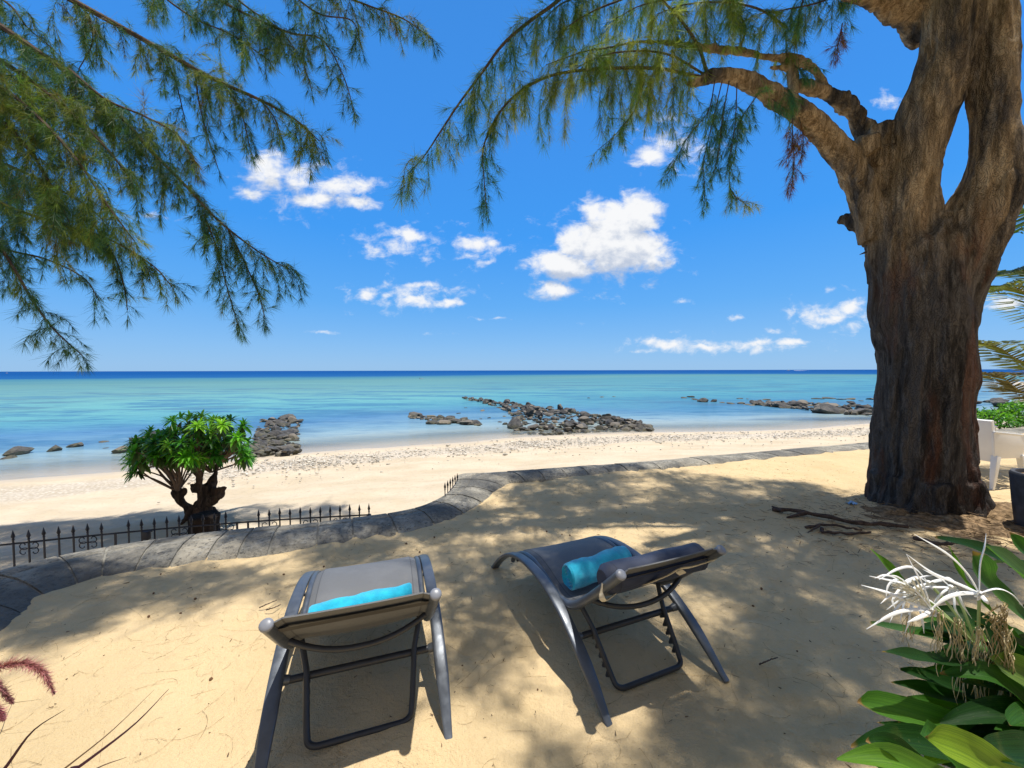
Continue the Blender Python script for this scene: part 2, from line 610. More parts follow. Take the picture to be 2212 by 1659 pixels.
def foliage_material(name, trans=.35, rough=.55):
    m, t, b = mat(name)
    c = attr(t, 'tint').outputs['Color']
    t.put(b.inputs['Base Color'], c)
    b.inputs['Roughness'].default_value = rough
    b.inputs['Specular IOR Level'].default_value = .3
    tr = t.new('ShaderNodeBsdfTranslucent')
    t.put(tr.inputs['Color'], t.mix(1.0, c, (1.6, 1.7, .8), 'MULTIPLY'))
    mx = t.new('ShaderNodeMixShader')
    mx.inputs[0].default_value = trans
    t.l.new(b.outputs[0], mx.inputs[1]); t.l.new(tr.outputs[0], mx.inputs[2])
    t.l.new(mx.outputs[0], t.n['Material Output'].inputs['Surface'])
    return m


def strap_leaf_material(name):
    m, t, b = mat(name)
    uv = t.new('ShaderNodeTexCoord').outputs['UV']
    tint = attr(t, 'tint').outputs['Color']
    n = t.noise(t.mapv(uv, (48, .5, 1)), 1.0, 4, .6)
    n2 = t.noise(obj_coord(t), 9, 4, .6)
    c = t.mix(t.ss(n, .35, .65), t.mix(1.0, tint, (.75, .8, .8), 'MULTIPLY'), t.mix(1.0, tint, (1.5, 1.35, 1.2), 'MULTIPLY'))
    c = t.mix(t.math('MULTIPLY', t.ss(n2, .6, .78), .35), c, (.20, .19, .05))
    uvs = t.new('ShaderNodeSeparateXYZ'); t.put(uvs.inputs[0], uv)
    tip = t.ss(t.math('ADD', uvs.outputs[1], t.math('MULTIPLY', t.math('SUBTRACT', n2, .5), .25)), .975, 1.0)
    c = t.mix(tip, c, (.22, .13, .05))
    n6 = t.noise(obj_coord(t), 60, 3, .7)
    c = t.mix(t.math('MULTIPLY', t.ss(n6, .62, .75), .35), c, (.20, .20, .10))
    t.put(b.inputs['Base Color'], c)
    b.inputs['Roughness'].default_value = .46
    b.inputs['Specular IOR Level'].default_value = .20
    t.put(b.inputs['Normal'], t.bump(n, .35, .004))
    tr = t.new('ShaderNodeBsdfTranslucent')
    t.put(tr.inputs['Color'], t.mix(1.0, c, (2.0, 2.2, .7), 'MULTIPLY'))
    mx = t.new('ShaderNodeMixShader'); mx.inputs[0].default_value = .32
    t.l.new(b.outputs[0], mx.inputs[1]); t.l.new(tr.outputs[0], mx.inputs[2])
    t.l.new(mx.outputs[0], t.n['Material Output'].inputs['Surface'])
    return m


def petal_material(name):
    m, t, b = mat(name)
    c = attr(t, 'tint').outputs['Color']
    t.put(b.inputs['Base Color'], c)
    b.inputs['Roughness'].default_value = .5
    b.inputs['Subsurface Weight'].default_value = .3
    b.inputs['Subsurface Radius'].default_value = (.01, .01, .01)
    return m


def rock_material():
    m, t, b = mat('basalt_rock')
    p = pos(t)
    n = t.noise(p, 2.2, 6, .65)
    n2 = t.noise(p, 11, 5, .7)
    oi = t.math('FRACT', t.math('ADD', t.new('ShaderNodeObjectInfo').outputs['Random'], t.new('ShaderNodeNewGeometry').outputs['Random Per Island']))
    c = t.mix(t.ss(n, .35, .68), (.034, .035, .039), (.115, .113, .112))
    c = t.mix(t.math('MULTIPLY', t.ss(n2, .5, .72), .5), c, (.22, .20, .17))
    c = t.mix(t.math('MULTIPLY', t.ss(oi, .5, 1.0), .75), c, (.26, .225, .18))
    gr = t.new('ShaderNodeSeparateXYZ'); t.put(gr.inputs[0], p)
    alg = t.math('MULTIPLY', t.ss(gr.outputs[2], -1.12, -1.32), t.ss(n, .4, .6))
    c = t.mix(t.math('MULTIPLY', alg, .6), c, (.09, .085, .035))
    t.put(b.inputs['Base Color'], c)
    b.inputs['Roughness'].default_value = .85
    b.inputs['Specular IOR Level'].default_value = .3
    t.put(b.inputs['Normal'], t.bump(t.math('ADD', n, t.math('MULTIPLY', n2, .5)), .8, .08))
    return m


def coping_material():
    m, t, b = mat('coping_stone')
    p = pos(t)
    oi = t.new('ShaderNodeObjectInfo').outputs['Random']
    n = t.noise(p, 3.5, 6, .65)
    n2 = t.noise(p, 30, 5, .75)
    n3 = t.noise(p, 1.3, 4)
    c = t.mix(t.ss(n, .3, .7), (.15, .142, .118), (.42, .385, .31))
    c = t.mix(t.math('MULTIPLY', t.ss(oi, .3, 1), .5), c, (.46, .40, .30))
    c = t.mix(t.math('MULTIPLY', t.ss(n2, .50, .64), .75), c, (.06, .06, .052))
    n4 = t.noise(p, 11, 5, .7)
    c = t.mix(t.math('MULTIPLY', t.ss(n4, .55, .70), .5), c, (.50, .48, .42))
    c = t.mix(t.math('MULTIPLY', t.ss(n3, .46, .62), .75), c, (.085, .083, .075))
    t.put(b.inputs['Base Color'], c)
    b.inputs['Roughness'].default_value = .88
    t.put(b.inputs['Normal'], t.bump(t.math('ADD', n2, t.math('MULTIPLY', n4, 1.2)), .9, .03))
    return m


def weave_material(name, c, scale=420):
    m, t, b = mat(name)
    p = obj_coord(t)
    w1 = t.new('ShaderNodeTexWave'); w1.bands_direction = 'X'; t.put(w1.inputs['Vector'], p); w1.inputs['Scale'].default_value = scale / 6.28
    w2 = t.new('ShaderNodeTexWave'); w2.bands_direction = 'Y'; t.put(w2.inputs['Vector'], p); w2.inputs['Scale'].default_value = scale / 6.28
    w = t.math('MULTIPLY', w1.outputs['Fac'], w2.outputs['Fac'])
    n = t.noise(p, 5, 4, .6)
    cc = t.mix(w, tuple(k * .72 for k in c), tuple(k * 1.25 for k in c))
    cc = t.mix(t.math('MULTIPLY', t.ss(n, .45, .75), .3), cc, tuple(k * 1.35 for k in c))
    xs = t.new('ShaderNodeSeparateXYZ'); t.put(xs.inputs[0], p)
    ax = t.math('ABSOLUTE', xs.outputs[0])
    seam = t.math('MULTIPLY', t.ss(t.math('ABSOLUTE', t.math('SUBTRACT', ax, .262)), .0035, .0015), 1.0)
    edge = t.ss(ax, .258, .264)
    cc = t.mix(t.math('MULTIPLY', edge, .35), cc, tuple(k * .6 for k in c))
    cc = t.mix(t.math('MULTIPLY', seam, .7), cc, tuple(k * .3 for k in c))
    dust = t.noise(p, 3.0, 5, .7)
    cc = t.mix(t.math('MULTIPLY', t.ss(dust, .55, .75), .10), cc, (.45, .36, .24))
    t.put(b.inputs['Base Color'], cc)
    b.inputs['Roughness'].default_value = .62
    b.inputs['Specular IOR Level'].default_value = .35
    t.put(b.inputs['Normal'], t.bump(w, .35, .002))
    return m


def towel_material():
    m, t, b = mat('turquoise_terry')
    p = obj_coord(t)
    n = t.noise(p, 260, 4, .7)
    n2 = t.noise(p, 18, 4, .6)
    c = t.mix(t.ss(n2, .3, .7), (.005, .36, .56), (.01, .50, .70))
    t.put(b.inputs['Base Color'], c)
    b.inputs['Roughness'].default_value = .95
    b.inputs['Sheen Weight'].default_value = .4
    t.put(b.inputs['Normal'], t.bump(t.math('ADD', n, t.math('MULTIPLY', n2, .8)), .7, .006))
    return m


M = dict(
    sand=sand_material(), beach=beach_material(), sea=sea_material(),
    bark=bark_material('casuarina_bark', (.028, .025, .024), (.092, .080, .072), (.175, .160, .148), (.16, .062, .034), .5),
    bark_thin=simple('branch_bark', (.085, .06, .048), .9, 0, .2, 14, .4, .004, 60),
    foliage=foliage_material('casuarina_needles', .45, .5),
    shrub=foliage_material('shrub_leaves', .45, .38),
    hedge=foliage_material('hedge_leaves', .35, .4),
    shrub_bark=bark_material('shrub_bark', (.028, .02, .017), (.09, .06, .042), (.17, .12, .085), (.15, .07, .04), .4),
    rock=rock_material(), coping=coping_material(),
    mortar=simple('mortar', (.26, .25, .22), .95, 0, .2, 8, .3, .006, 40),
    iron=simple('painted_iron', (.022, .022, .03), .5, .3, .5, 30, .4),
    alu=simple('anthracite_aluminium', (.095, .108, .128), .36, .35, .5, 22, .12, .0006, 500),
    dark_tube=simple('dark_tube', (.035, .038, .045), .4, .25, .5, 22, .15),
    plastic_cap=simple('grey_cap', (.21, .22, .25), .38, 0, .5),
    sling=weave_material('grey_sling', (.150, .155, .163)),
    hem=simple('dark_hem', (.05, .047, .045), .7, 0, .3, 60, .2),
    navy=weave_material('navy_cover', (.030, .040, .075), 500),
    strap=simple('cream_elastic', (.62, .57, .46), .8, 0, .3, 60, .12),
    towel=towel_material(),
    white_plastic=simple('white_plastic', (.76, .755, .74), .38, 0, .5, 4, .04),
    planter=simple('grey_planter', (.06, .062, .072), .75, 0, .3, 9, .35, .004, 60),
    soil=simple('soil_litter', (.24, .165, .095), .97, 0, .1, 22, .55, .03, 30),
    litter=foliage_material('dry_litter', .1, .8),
    dead=simple('dead_wood', (.075, .052, .042), .9, 0, .2, 24, .45, .006, 60),
    strapleaf=strap_leaf_material('strap_leaf'),
    petal=petal_material('white_petal'),
    wither=foliage_material('withered_flower', .2, .75),
    grass=foliage_material('purple_blade', .15, .4),
    hull=simple('boat_white', (.82, .82, .82), .3, 0, .5),
    glass=simple('boat_window', (.02, .03, .04), .1, 0, .5),
    foam=simple('sea_foam', (.85, .87, .88), .9, 0, .2),
    scrap=simple('blue_plastic_scrap', (.25, .42, .62), .4, 0, .5, 20, .4),
    palm=foliage_material('palm_leaflets', .3, .4),
    log=bark_material('log_bark', (.012, .009, .008), (.03, .022, .018), (.06, .045, .034), (.05, .028, .02), .3),
    cone=simple('cone_brown', (.17, .095, .05), .9, 0, .2, 90, .4),
    cutwood=simple('cut_wood', (.20, .16, .12), .9, 0, .2, 30, .35, .004, 60),
)

# ------------------------------------------------------------------ terrain: shore and wall lines
SEA_Z = -1.4
shore = np.array([(-90, -25), (-45, -2), (-25, 6.2), (-14.1, 10.5), (-11.8, 11.4), (-9.7, 12.6), (-7.7, 13.9), (-5.5, 14.8), (-2.05, 16.0), (-.12, 17.0),
                  (3, 17.8), (6.5, 18.4), (11.2, 18.8), (15, 19.5), (19.4, 21.2), (24, 21.9), (30, 22.6), (40, 26), (60, 40), (120, 95)], float)
WALL = [((-3.55, .2), (-2.65, .3)), ((-3.8, 1.4), (-2.9, 1.5)), ((-4.07, 2.35), (-3.12, 2.30)), ((-4.09, 2.85), (-3.25, 2.60)), ((-3.97, 3.1), (-3.29, 2.77)), ((-3.82, 3.28), (-3.25, 2.87)),
        ((-3.45, 3.49), (-3.08, 2.95)), ((-2.99, 3.68), (-2.75, 3.09)), ((-2.52, 3.82), (-2.3, 3.25)), ((-2.08, 3.93), (-1.85, 3.40)), ((-1.66, 4.08), (-1.42, 3.55)),
        ((-1.34, 4.21), (-1.05, 3.69)), ((-1.10, 4.37), (-.75, 3.94)), ((-.95, 4.58), (-.5, 4.28)), ((-.85, 4.82), (-.33, 4.64)), ((-.80, 5.07), (-.22, 4.97)), ((-.80, 5.36), (-.14, 5.22)), ((-.815, 5.60), (-.10, 5.34)),
        ((-.82, 5.735), (-.06, 5.40)), ((-.79, 5.775), (-.03, 5.425)), ((-.60, 5.83), (.03, 5.45)), ((.10, 5.97), (.3, 5.52)), ((.86, 6.19), (1.0, 5.73)), ((2.37, 6.60), (2.5, 6.20)),
        ((3.33, 6.97), (3.5, 6.53)), ((4.7, 7.4), (4.85, 6.98)), ((6.0, 7.8), (6.2, 7.38)), ((7.85, 8.4), (8.05, 7.95)), ((10.5, 9.3), (10.7, 8.8)), ((14, 10.6), (14.2, 10.1)), ((22, 14), (22.2, 13.5))]
wo_ = spline([a for a, b in WALL], 600)
wi_ = spline([b for a, b in WALL], 600)
wmid = (wo_ + wi_) / 2


def seg_dist(px, py, line):
    best = np.full(px.shape, 1e9)
    for (ax, ay), (bx, by) in zip(line[:-1], line[1:]):
        dx, dy = bx - ax, by - ay
        L = dx * dx + dy * dy + 1e-12
        t = np.clip(((px - ax) * dx + (py - ay) * dy) / L, 0, 1)
        best = np.minimum(best, np.hypot(px - ax - t * dx, py - ay - t * dy))
    return best


def inside(px, py, poly):
    r = np.zeros(px.shape, bool)
    n = len(poly)
    for i in range(n):
        x1, y1 = poly[i]; x2, y2 = poly[(i + 1) % n]
        c = ((y1 > py) != (y2 > py)) & (px < (x2 - x1) * (py - y1) / ((y2 - y1) + 1e-12) + x1)
        r ^= c
    return r


shore_s = spline(shore, 120)
SEA_POLY = [tuple(p) for p in shore] + [(200, 30000), (-200, 30000), (-30000, 30000), (-30000, -25)]
SEA_POLY = [tuple(p) for p in shore] + [(30000, 95), (30000, 40000), (-30000, 40000), (-30000, -25)]
TERR_POLY = [tuple(p) for p in wmid[::4]] + [(22, -8), (-3.0, -8)]


def shore_sd(x, y):
    d = seg_dist(x, y, shore_s)
    return np.where(inside(x, y, SEA_POLY), -d, d)


def beach_z(x, y):
    x = np.asarray(x, float); y = np.asarray(y, float)
    sd = shore_sd(x, y)
    dw = seg_dist(x, y, wmid[::8])
    t = dw / (dw + np.maximum(sd, 0) + 1e-6)
    z = -0.52 + (SEA_Z + 0.52) * t ** 0.9
    z = np.where(sd < 0, SEA_Z + sd * .075, z)
    return np.maximum(z, -4)


def mesh_obj(name, v, f, m, smooth=True, attrs=None, parent=None, loc=None):
    me = bpy.data.meshes.new(name)
    v = np.asarray(v, np.float32)
    f = np.asarray(f, np.int32)
    k = f.shape[1]
    me.vertices.add(len(v)); me.vertices.foreach_set('co', v.ravel())
    me.loops.add(f.size); me.loops.foreach_set('vertex_index', f.ravel())
    me.polygons.add(len(f)); me.polygons.foreach_set('loop_start', np.arange(0, f.size, k, dtype=np.int32))
    if smooth:
        me.polygons.foreach_set('use_smooth', np.ones(len(f), bool))
    me.update(calc_edges=True)
    me.validate()
    for n, (typ, a) in (attrs or {}).items():
        at_ = me.attributes.new(n, typ, 'POINT')
        at_.data.foreach_set('value' if typ == 'FLOAT' else 'color', np.asarray(a, np.float32).ravel())
    me.materials.append(m)
    o = bpy.data.objects.new(name, me)
    col.objects.link(o)
    if parent is not None: o.parent = parent
    if loc is not None: o.location = loc
    return o


def grid_faces(m, n, keep=None):
    i, j = np.meshgrid(np.arange(m - 1), np.arange(n - 1), indexing='ij')
    a = (i * n + j).ravel()
    f = np.stack([a, a + 1, a + n + 1, a + n], 1)
    if keep is not None:
        f = f[keep[f].all(1)]
    return f


def compact(v, f, *arrs):
    used = np.unique(f)
    mp = np.full(len(v), -1); mp[used] = np.arange(len(used))
    return (v[used], mp[f]) + tuple(a[used] for a in arrs)


# terrace sand
gx_ = np.concatenate([np.arange(-4.5, 7.5, .045), np.arange(7.5, 22, .3)])
gy_ = np.concatenate([np.arange(-8, .3, .4), np.arange(.3, 8.3, .045), np.arange(8.3, 14, .2)])
GX, GY = np.meshgrid(gx_, gy_, indexing='ij')
px, py = GX.ravel(), GY.ravel()


def terrace_z(x, y):
    x = np.asarray(x, float); y = np.asarray(y, float)
    z = .018 * fbm(x * .9, y * .9, 1.5, 3) + .009 * fbm(x * 4.2, y * 4.2, 7.5, 3)
    return z


tz = terrace_z(px, py)
prn = np.random.default_rng(5)
for _ in range(330):                                    # footprints and scuffs
    cx, cy = prn.uniform(-3.5, 7), prn.uniform(.8, 7.5)
    a = prn.uniform(0, 6.28); rl, rw = prn.uniform(.07, .15), prn.uniform(.04, .07)
    sel = (abs(px - cx) < .4) & (abs(py - cy) < .4)
    dx, dy = px[sel] - cx, py[sel] - cy
    u = (dx * math.cos(a) + dy * math.sin(a)) / rl; w = (-dx * math.sin(a) + dy * math.cos(a)) / rw
    r2 = u * u + w * w
    tz[sel] += prn.uniform(.007, .019) * (-np.exp(-r2) + .55 * np.exp(-(np.sqrt(r2) - 1.6) ** 2 * 3))
tv = np.stack([px, py, tz], 1)
keep = inside(px, py, TERR_POLY)
tf = grid_faces(len(gx_), len(gy_), keep)
tv, tf = compact(tv, tf)
tag(mesh_obj('sand_terrace', tv, tf, M['sand']), kind='structure')

# beach and seabed (a fan-shaped sheet)
fy = np.concatenate([np.arange(-8, 2.2, .6), np.geomspace(2.3, 90, 190)])
fr = np.linspace(-1, 1, 300)
FY, FR = np.meshgrid(fy, fr, indexing='ij')
wid = np.maximum(abs(FY), 3.5) * 2.0 + 6
bx, by = (FR * wid).ravel(), FY.ravel()
bz = beach_z(bx, by)
sdv = shore_sd(bx, by)
land = sdv > -.5
bz = bz + np.where(land, .05 * fbm(bx * .8, by * .8, 3.3, 3) + .025 * fbm(bx * 3, by * 3, 9.1, 2), 0) * np.clip((sdv + .2) / 2, .05, 1)
keep = ~inside(bx, by, [tuple(p) for p in (wmid[::4] + (wi_[::4] - wo_[::4]) * .2)] + [(22, -8), (-2.4, -8)])
bf = grid_faces(len(fy), len(fr), keep)
bv, bf, bs = compact(np.stack([bx, by, bz], 1), bf, sdv)
tag(mesh_obj('beach', bv, bf, M['beach'], attrs={'shore': ('FLOAT', bs)}), kind='structure')

# sea to the horizon
sy = np.concatenate([np.arange(-20, 6, 2.0), np.geomspace(6, 30000, 170)])
srr = np.linspace(-1, 1, 200)
SY, SR = np.meshgrid(sy, srr, indexing='ij')
wid = np.maximum(abs(SY), 8) * 2.6 + 30
sx_, sy_ = (SR * wid).ravel(), SY.ravel()
ssd = -shore_sd(sx_, sy_)
sf = grid_faces(len(sy), len(srr), ssd > -2.5)
sv, sf, sa = compact(np.stack([sx_, sy_, np.full(len(sx_), SEA_Z)], 1), sf, ssd)
tag(mesh_obj('sea', sv, sf, M['sea'], attrs={'shore': ('FLOAT', sa)}), kind='structure')

# ------------------------------------------------------------------ retaining wall with coping slabs
wall = empty('retaining_wall', (float(wmid[300][0]), float(wmid[300][1]), 0))
tag(wall, 'curved grey stone retaining wall with slab coping between sand terrace and beach', 'wall')
wl = np.linalg.norm(np.diff(wmid, axis=0), axis=1)
arc = np.concatenate([[0], np.cumsum(wl)])


def wall_at(s):
    i = np.searchsorted(arc, s) - 1
    i = max(0, min(i, len(arc) - 2))
    f = (s - arc[i]) / (arc[i + 1] - arc[i])
    return wo_[i] * (1 - f) + wo_[i + 1] * f, wi_[i] * (1 - f) + wi_[i + 1] * f


PROF = [(0.0, .010), (.02, .034), (.12, .046), (.29, .056), (.312, .046), (.335, .058), (.48, .066), (.70, .052), (.86, .028), (.955, .004), (1.0, -.03)]
def hfac(q):
    return 1.0 if q < 8.8 else max(.38, 1 - (q - 8.8) * .16)


core = MB()
rows = []
for s in np.linspace(0, arc[-1], 260):
    o, i = wall_at(s)
    r_ = [V(o[0], o[1], -2.2)]
    for (k, z) in PROF:
        q = o * (1 - k) + i * k
        z = z * hfac(s)
        if k == 0: q = o + (i - o) * .015
        r_.append(V(q[0], q[1], z - .014))
    r_.append(V(i[0], i[1], -.5))
    rows.append(r_)
core.grid(rows)
core.build('masonry', M['mortar'], wall, wall.location)
s = 0.0
wr = random.Random(3)
nslab = 0
while s < arc[-1] - .4 and nslab < 96:
    L = wr.uniform(.19, .28) if s < 4.3 else (wr.uniform(.30, .38) if s < 9.5 else wr.uniform(.46, .62))
    mb = MB()
    gap = .009
    rr = []
    dz = wr.uniform(-.004, .005)
    for q in np.linspace(s + gap, s + L - gap, 5):
        o, i = wall_at(q)
        row = []
        for (k, z) in [(0.0, -.10)] + PROF:
            e = 0
            pt = o * (1 - k) + i * k
            row.append(V(pt[0], pt[1], (z if z < -.05 else z * hfac(q)) + dz))
        rr.append(row)
    # end skirts so that each slab has thickness
    first = [p + V(0, 0, -.03) for p in rr[0]]
    last = [p + V(0, 0, -.03) for p in rr[-1]]
    mb.grid([first] + rr + [last])
    mb.build('coping_slab', M['coping'], wall, wall.location)
    s += L
    nslab += 1

# ------------------------------------------------------------------ iron fence
def scroll(mb, c, dirv, side, up):
    pts = []
    a0 = math.atan2(-.026, -.038)
    for k in range(18):
        f = k / 17
        a = a0 + f * 1.75 * math.pi
        r = .046 * (1 - .78 * f)
        pts.append(Vector(c) + Vector(dirv) * (side * (.040 + r * math.cos(a))) + V(0, 0, up * (.030 + r * math.sin(a))))
    mb.tube(pts, .0042, 5)


def picket(root, p, ztop, zbot, nm='picket'):
    mb = MB()
    x, y = p
    w = .0052
    mb.box((x, y, (zbot + ztop - .085) / 2), (2 * w, 2 * w, ztop - .085 - zbot))
    mb.lathe((x, y, ztop - .09), [(.006, 0), (.011, .006), (.007, .014), (.008, .02), (.0145, .036), (.009, .06), (.0045, .08), (.0015, .095)], 8)
    return mb.build(nm, M['iron'], root, root.location)


fa, fb = at(-40, 1183, z=.0), at(797, 1113, z=.02)
fence = empty('iron_fence', (fa.x, fa.y, -.55))
tag(fence, 'low black wrought iron fence with spear tips and scrolls outside the curved wall', 'fence')
NF = 33
def fpos(t):
    # gently bowed run just outside the wall
    b = fa.lerp(fb, t)
    return (b.x + .02 * math.sin(t * 3.1), b.y + .10 * math.sin(t * math.pi))
for k in range(NF):
    t = k / (NF - 1)
    x, y = fpos(t)
    zt = .125 + .02 * t
    if k in (9, 19, 20):
        mb = MB(); mb.box((x, y, -.3), (.014, .014, .62)); mb.build('picket', M['iron'], fence, fence.location)
        continue
    picket(fence, (x, y), zt + random.uniform(-.006, .006), -.62)
for zz in (.005, -.46):
    mb = MB()
    mb.tube([(*fpos(t), zz + .02 * t) for t in np.linspace(0, 1, 24)], .0085, 4, lateral=(0, 0, 1))
    mb.build('fence_rail', M['iron'], fence, fence.location)
dv = (fb - fa).normalized()
for k in (3, 7, 14, 18, 22, 26, 29):
    x, y = fpos(k / (NF - 1))
    mb = MB()
    for sd_ in (-1, 1):
        for up in (-1, 1):
            scroll(mb, (x, y, -.055 if up < 0 else -.05), dv, sd_, up)
    mb.build('scroll', M['iron'], fence, fence.location)
x, y = fpos(11.5 / (NF - 1))
mb = MB(); mb.box((x, y - .02, -.03), (.055, .04, .085)); mb.tube([(x + .02, y - .03, .01), (x + .06, y - .035, .02), (x + .075, y - .035, .015)], .006, 6)
mb.build('lock_box', M['iron'], fence, fence.location, bevel=.003)
x, y = fpos(1.0)
mb = MB(); mb.box((x, y, -.28), (.035, .035, .62)); mb.build('end_post', M['iron'], fence, fence.location)
# open gate leaf seen edge-on
g0 = at(962, 1065, Y=4.72)
gate = empty('iron_gate', (g0.x, g0.y, -.55))
tag(gate, 'narrow black iron gate leaf seen edge-on beside the wall corner', 'gate')
gp = [(g0.x + .012 * k, g0.y + .13 * k) for k in range(6)]
for k, (x, y) in enumerate(gp):
    picket(gate, (x - .004, y), .21 - k * .012, -.6)
for zz in (.03, -.4):
    mb = MB(); mb.box((gp[0][0] + .03, (gp[0][1] + gp[-1][1]) / 2, zz), (.012, .68, .02), Matrix.Rotation(-.09, 3, 'Z')); mb.build('gate_rail', M['iron'], gate, gate.location)

# ------------------------------------------------------------------ rocks
def rock_mesh(seed, flat=.7, sub=3):
    bm = bmesh.new()
    bmesh.ops.create_icosphere(bm, subdivisions=sub, radius=1)
    P = np.array([v.co[:] for v in bm.verts])
    r = np.random.default_rng(seed)
    o = r.uniform(0, 50, 3)
    # facets: clip by random planes to get angular faces
    for _ in range(13):
        n = r.normal(size=3); n /= np.linalg.norm(n)
        d = r.uniform(.48, .82)
        e = P @ n - d
        P = P - np.where(e > 0, e, 0)[:, None] * n * .985
    dn = .07 * fbm(P[:, 0] * 2 + o[0], P[:, 1] * 2 + o[1], P[:, 2] * 2 + o[2], 3)
    P = P * (1 + dn)[:, None]
    P[:, 2] *= flat
    P[:, 0] *= r.uniform(.95, 1.35)
    for v, p in zip(bm.verts, P): v.co = p
    me = bpy.data.meshes.new('rock'); bm.to_mesh(me); bm.free()
    me.polygons.foreach_set('use_smooth', [True] * len(me.polygons))
    me.set_sharp_from_angle(angle=R(20))
    me.materials.append(M['rock'])
    return me


RM = [rock_mesh(k, f, 3) for k, f in enumerate([.75, .6, .85, .5, .7, .42, .95, .65, .38, .8])]
RMS = RM
rk = random.Random(21)


def rock(x, y, z, size, label, group=None, me=None, flat=1.0, name='rock', rx=.25):
    o = bpy.data.objects.new(name, me or rk.choice(RM))
    col.objects.link(o)
    o.location = (x, y, z)
    s_ = size / 2
    o.scale = (s_ * rk.uniform(.9, 1.2), s_ * rk.uniform(.8, 1.05), s_ * flat * rk.uniform(.85, 1.15))
    o.rotation_euler = (rk.uniform(-rx, rx), rk.uniform(-rx, rx), rk.uniform(0, 6.28))
    tag(o, label, 'rock', group)
    return o


# breakwater: dark basalt rocks heaped from the beach out into the lagoon
UP = [(1000, 859), (1080, 871), (1150, 878), (1200, 881), (1270, 893), (1340, 905), (1405, 922)]
LO = [(1000, 862), (1075, 881), (1105, 902), (1115, 930), (1185, 938), (1300, 930), (1408, 930)]
ups = spline([at(x, y, z=SEA_Z) for x, y in UP], 80)
los = spline([at(x, y, z=SEA_Z) for x, y in LO], 80)
cnt = 0
BW = []
for k in range(118):
    t = rk.random() ** .8
    i = min(79, int(t * 79))
    a, b = ups[i], los[i]
    f = rk.uniform(.0, 1.0)
    p = a * (1 - f) + b * f
    hill = math.sin(f * math.pi) * min(.55, .16 * np.linalg.norm(a - b)) * (.3 + .7 * math.sin(min(1, t * 1.1) * math.pi) ** .6)
    ground = float(max(beach_z(np.array([p[0]]), np.array([p[1]]))[0], SEA_Z - .12))
    size = rk.uniform(.42, .74) * (1.0 if t > .25 else .8)
    layer = rk.choice([0, .5, 1.0])
    far = t < .35
    rock(p[0], p[1], ground + .06 + hill * layer, size,
         'small weathered rock in the narrow far end of the rock breakwater' if far else 'dark basalt rock heaped in the wide landward part of the breakwater',
         'rocks of the far breakwater tip' if far else 'rocks of the breakwater heap')


def rock_px(x, y, wpx, label, group=None, flat=1.0, me=None, z=SEA_Z, rx=.2):
    p = at(x, y, z=z)
    gz = float(beach_z(np.array([p.x]), np.array([p.y]))[0])
    return rock(p.x, p.y, max(gz, SEA_Z - .02) + .10 * wpx / 831 * p.y * min(1.2, flat), wpx / 831 * p.y, label, group, me, flat, rx=rx)


rock_px(1113, 925, 40, 'largest rounded boulder at the near left corner of the breakwater', flat=1.25, me=RM[2])
rock_px(1212, 893, 20, 'pointed upright rock sticking up from the middle of the breakwater', flat=2.6, me=RM[6])
rock_px(1166, 890, 15, 'rounded dark rock standing proud on top of the breakwater', flat=2.2, me=RM[0])
rock_px(1048, 872, 15, 'blocky brown boulder on the narrow far end of the breakwater', flat=1.8, me=RM[4])
rock_px(1090, 917, 13, 'small rock in the water just left of the largest breakwater boulder')
rock_px(1352, 918, 22, 'dark round rock near the right end of the breakwater', flat=1.3)
rock_px(1378, 928, 18, 'last dark rock on the sand at the right end of the breakwater', flat=1.1)
rock_px(1385, 930, 26, 'low dark rock half buried where breakwater meets beach', flat=.7)
for (x, y, w) in [(888, 893, 18), (897, 900, 32), (930, 902, 28), (950, 902, 20), (974, 903, 26)]:
    rock_px(x, y, w, 'brown rock of the loose row in the water left of the breakwater', 'rocks in the water left of the breakwater', .8)
for (x, y, w) in [(932, 915, 30), (958, 916, 32), (984, 913, 34), (1006, 916, 32), (1027, 916, 32), (1000, 908, 28), (970, 909, 28)]:
    rock_px(x, y, w, 'pale brown rock in the low heap left of the breakwater', 'rocks in the low heap left of the breakwater', .75)
for (x, y, w) in [(1041, 888, 12), (1056, 903, 10), (1038, 905, 8), (1080, 912, 11), (1075, 925, 7), (990, 893, 12), (1005, 881, 8), (1090, 900, 10)]:
    rock_px(x, y, w, 'small dark stone awash between the breakwater and the low heap', 'stones awash beside the breakwater', .6)
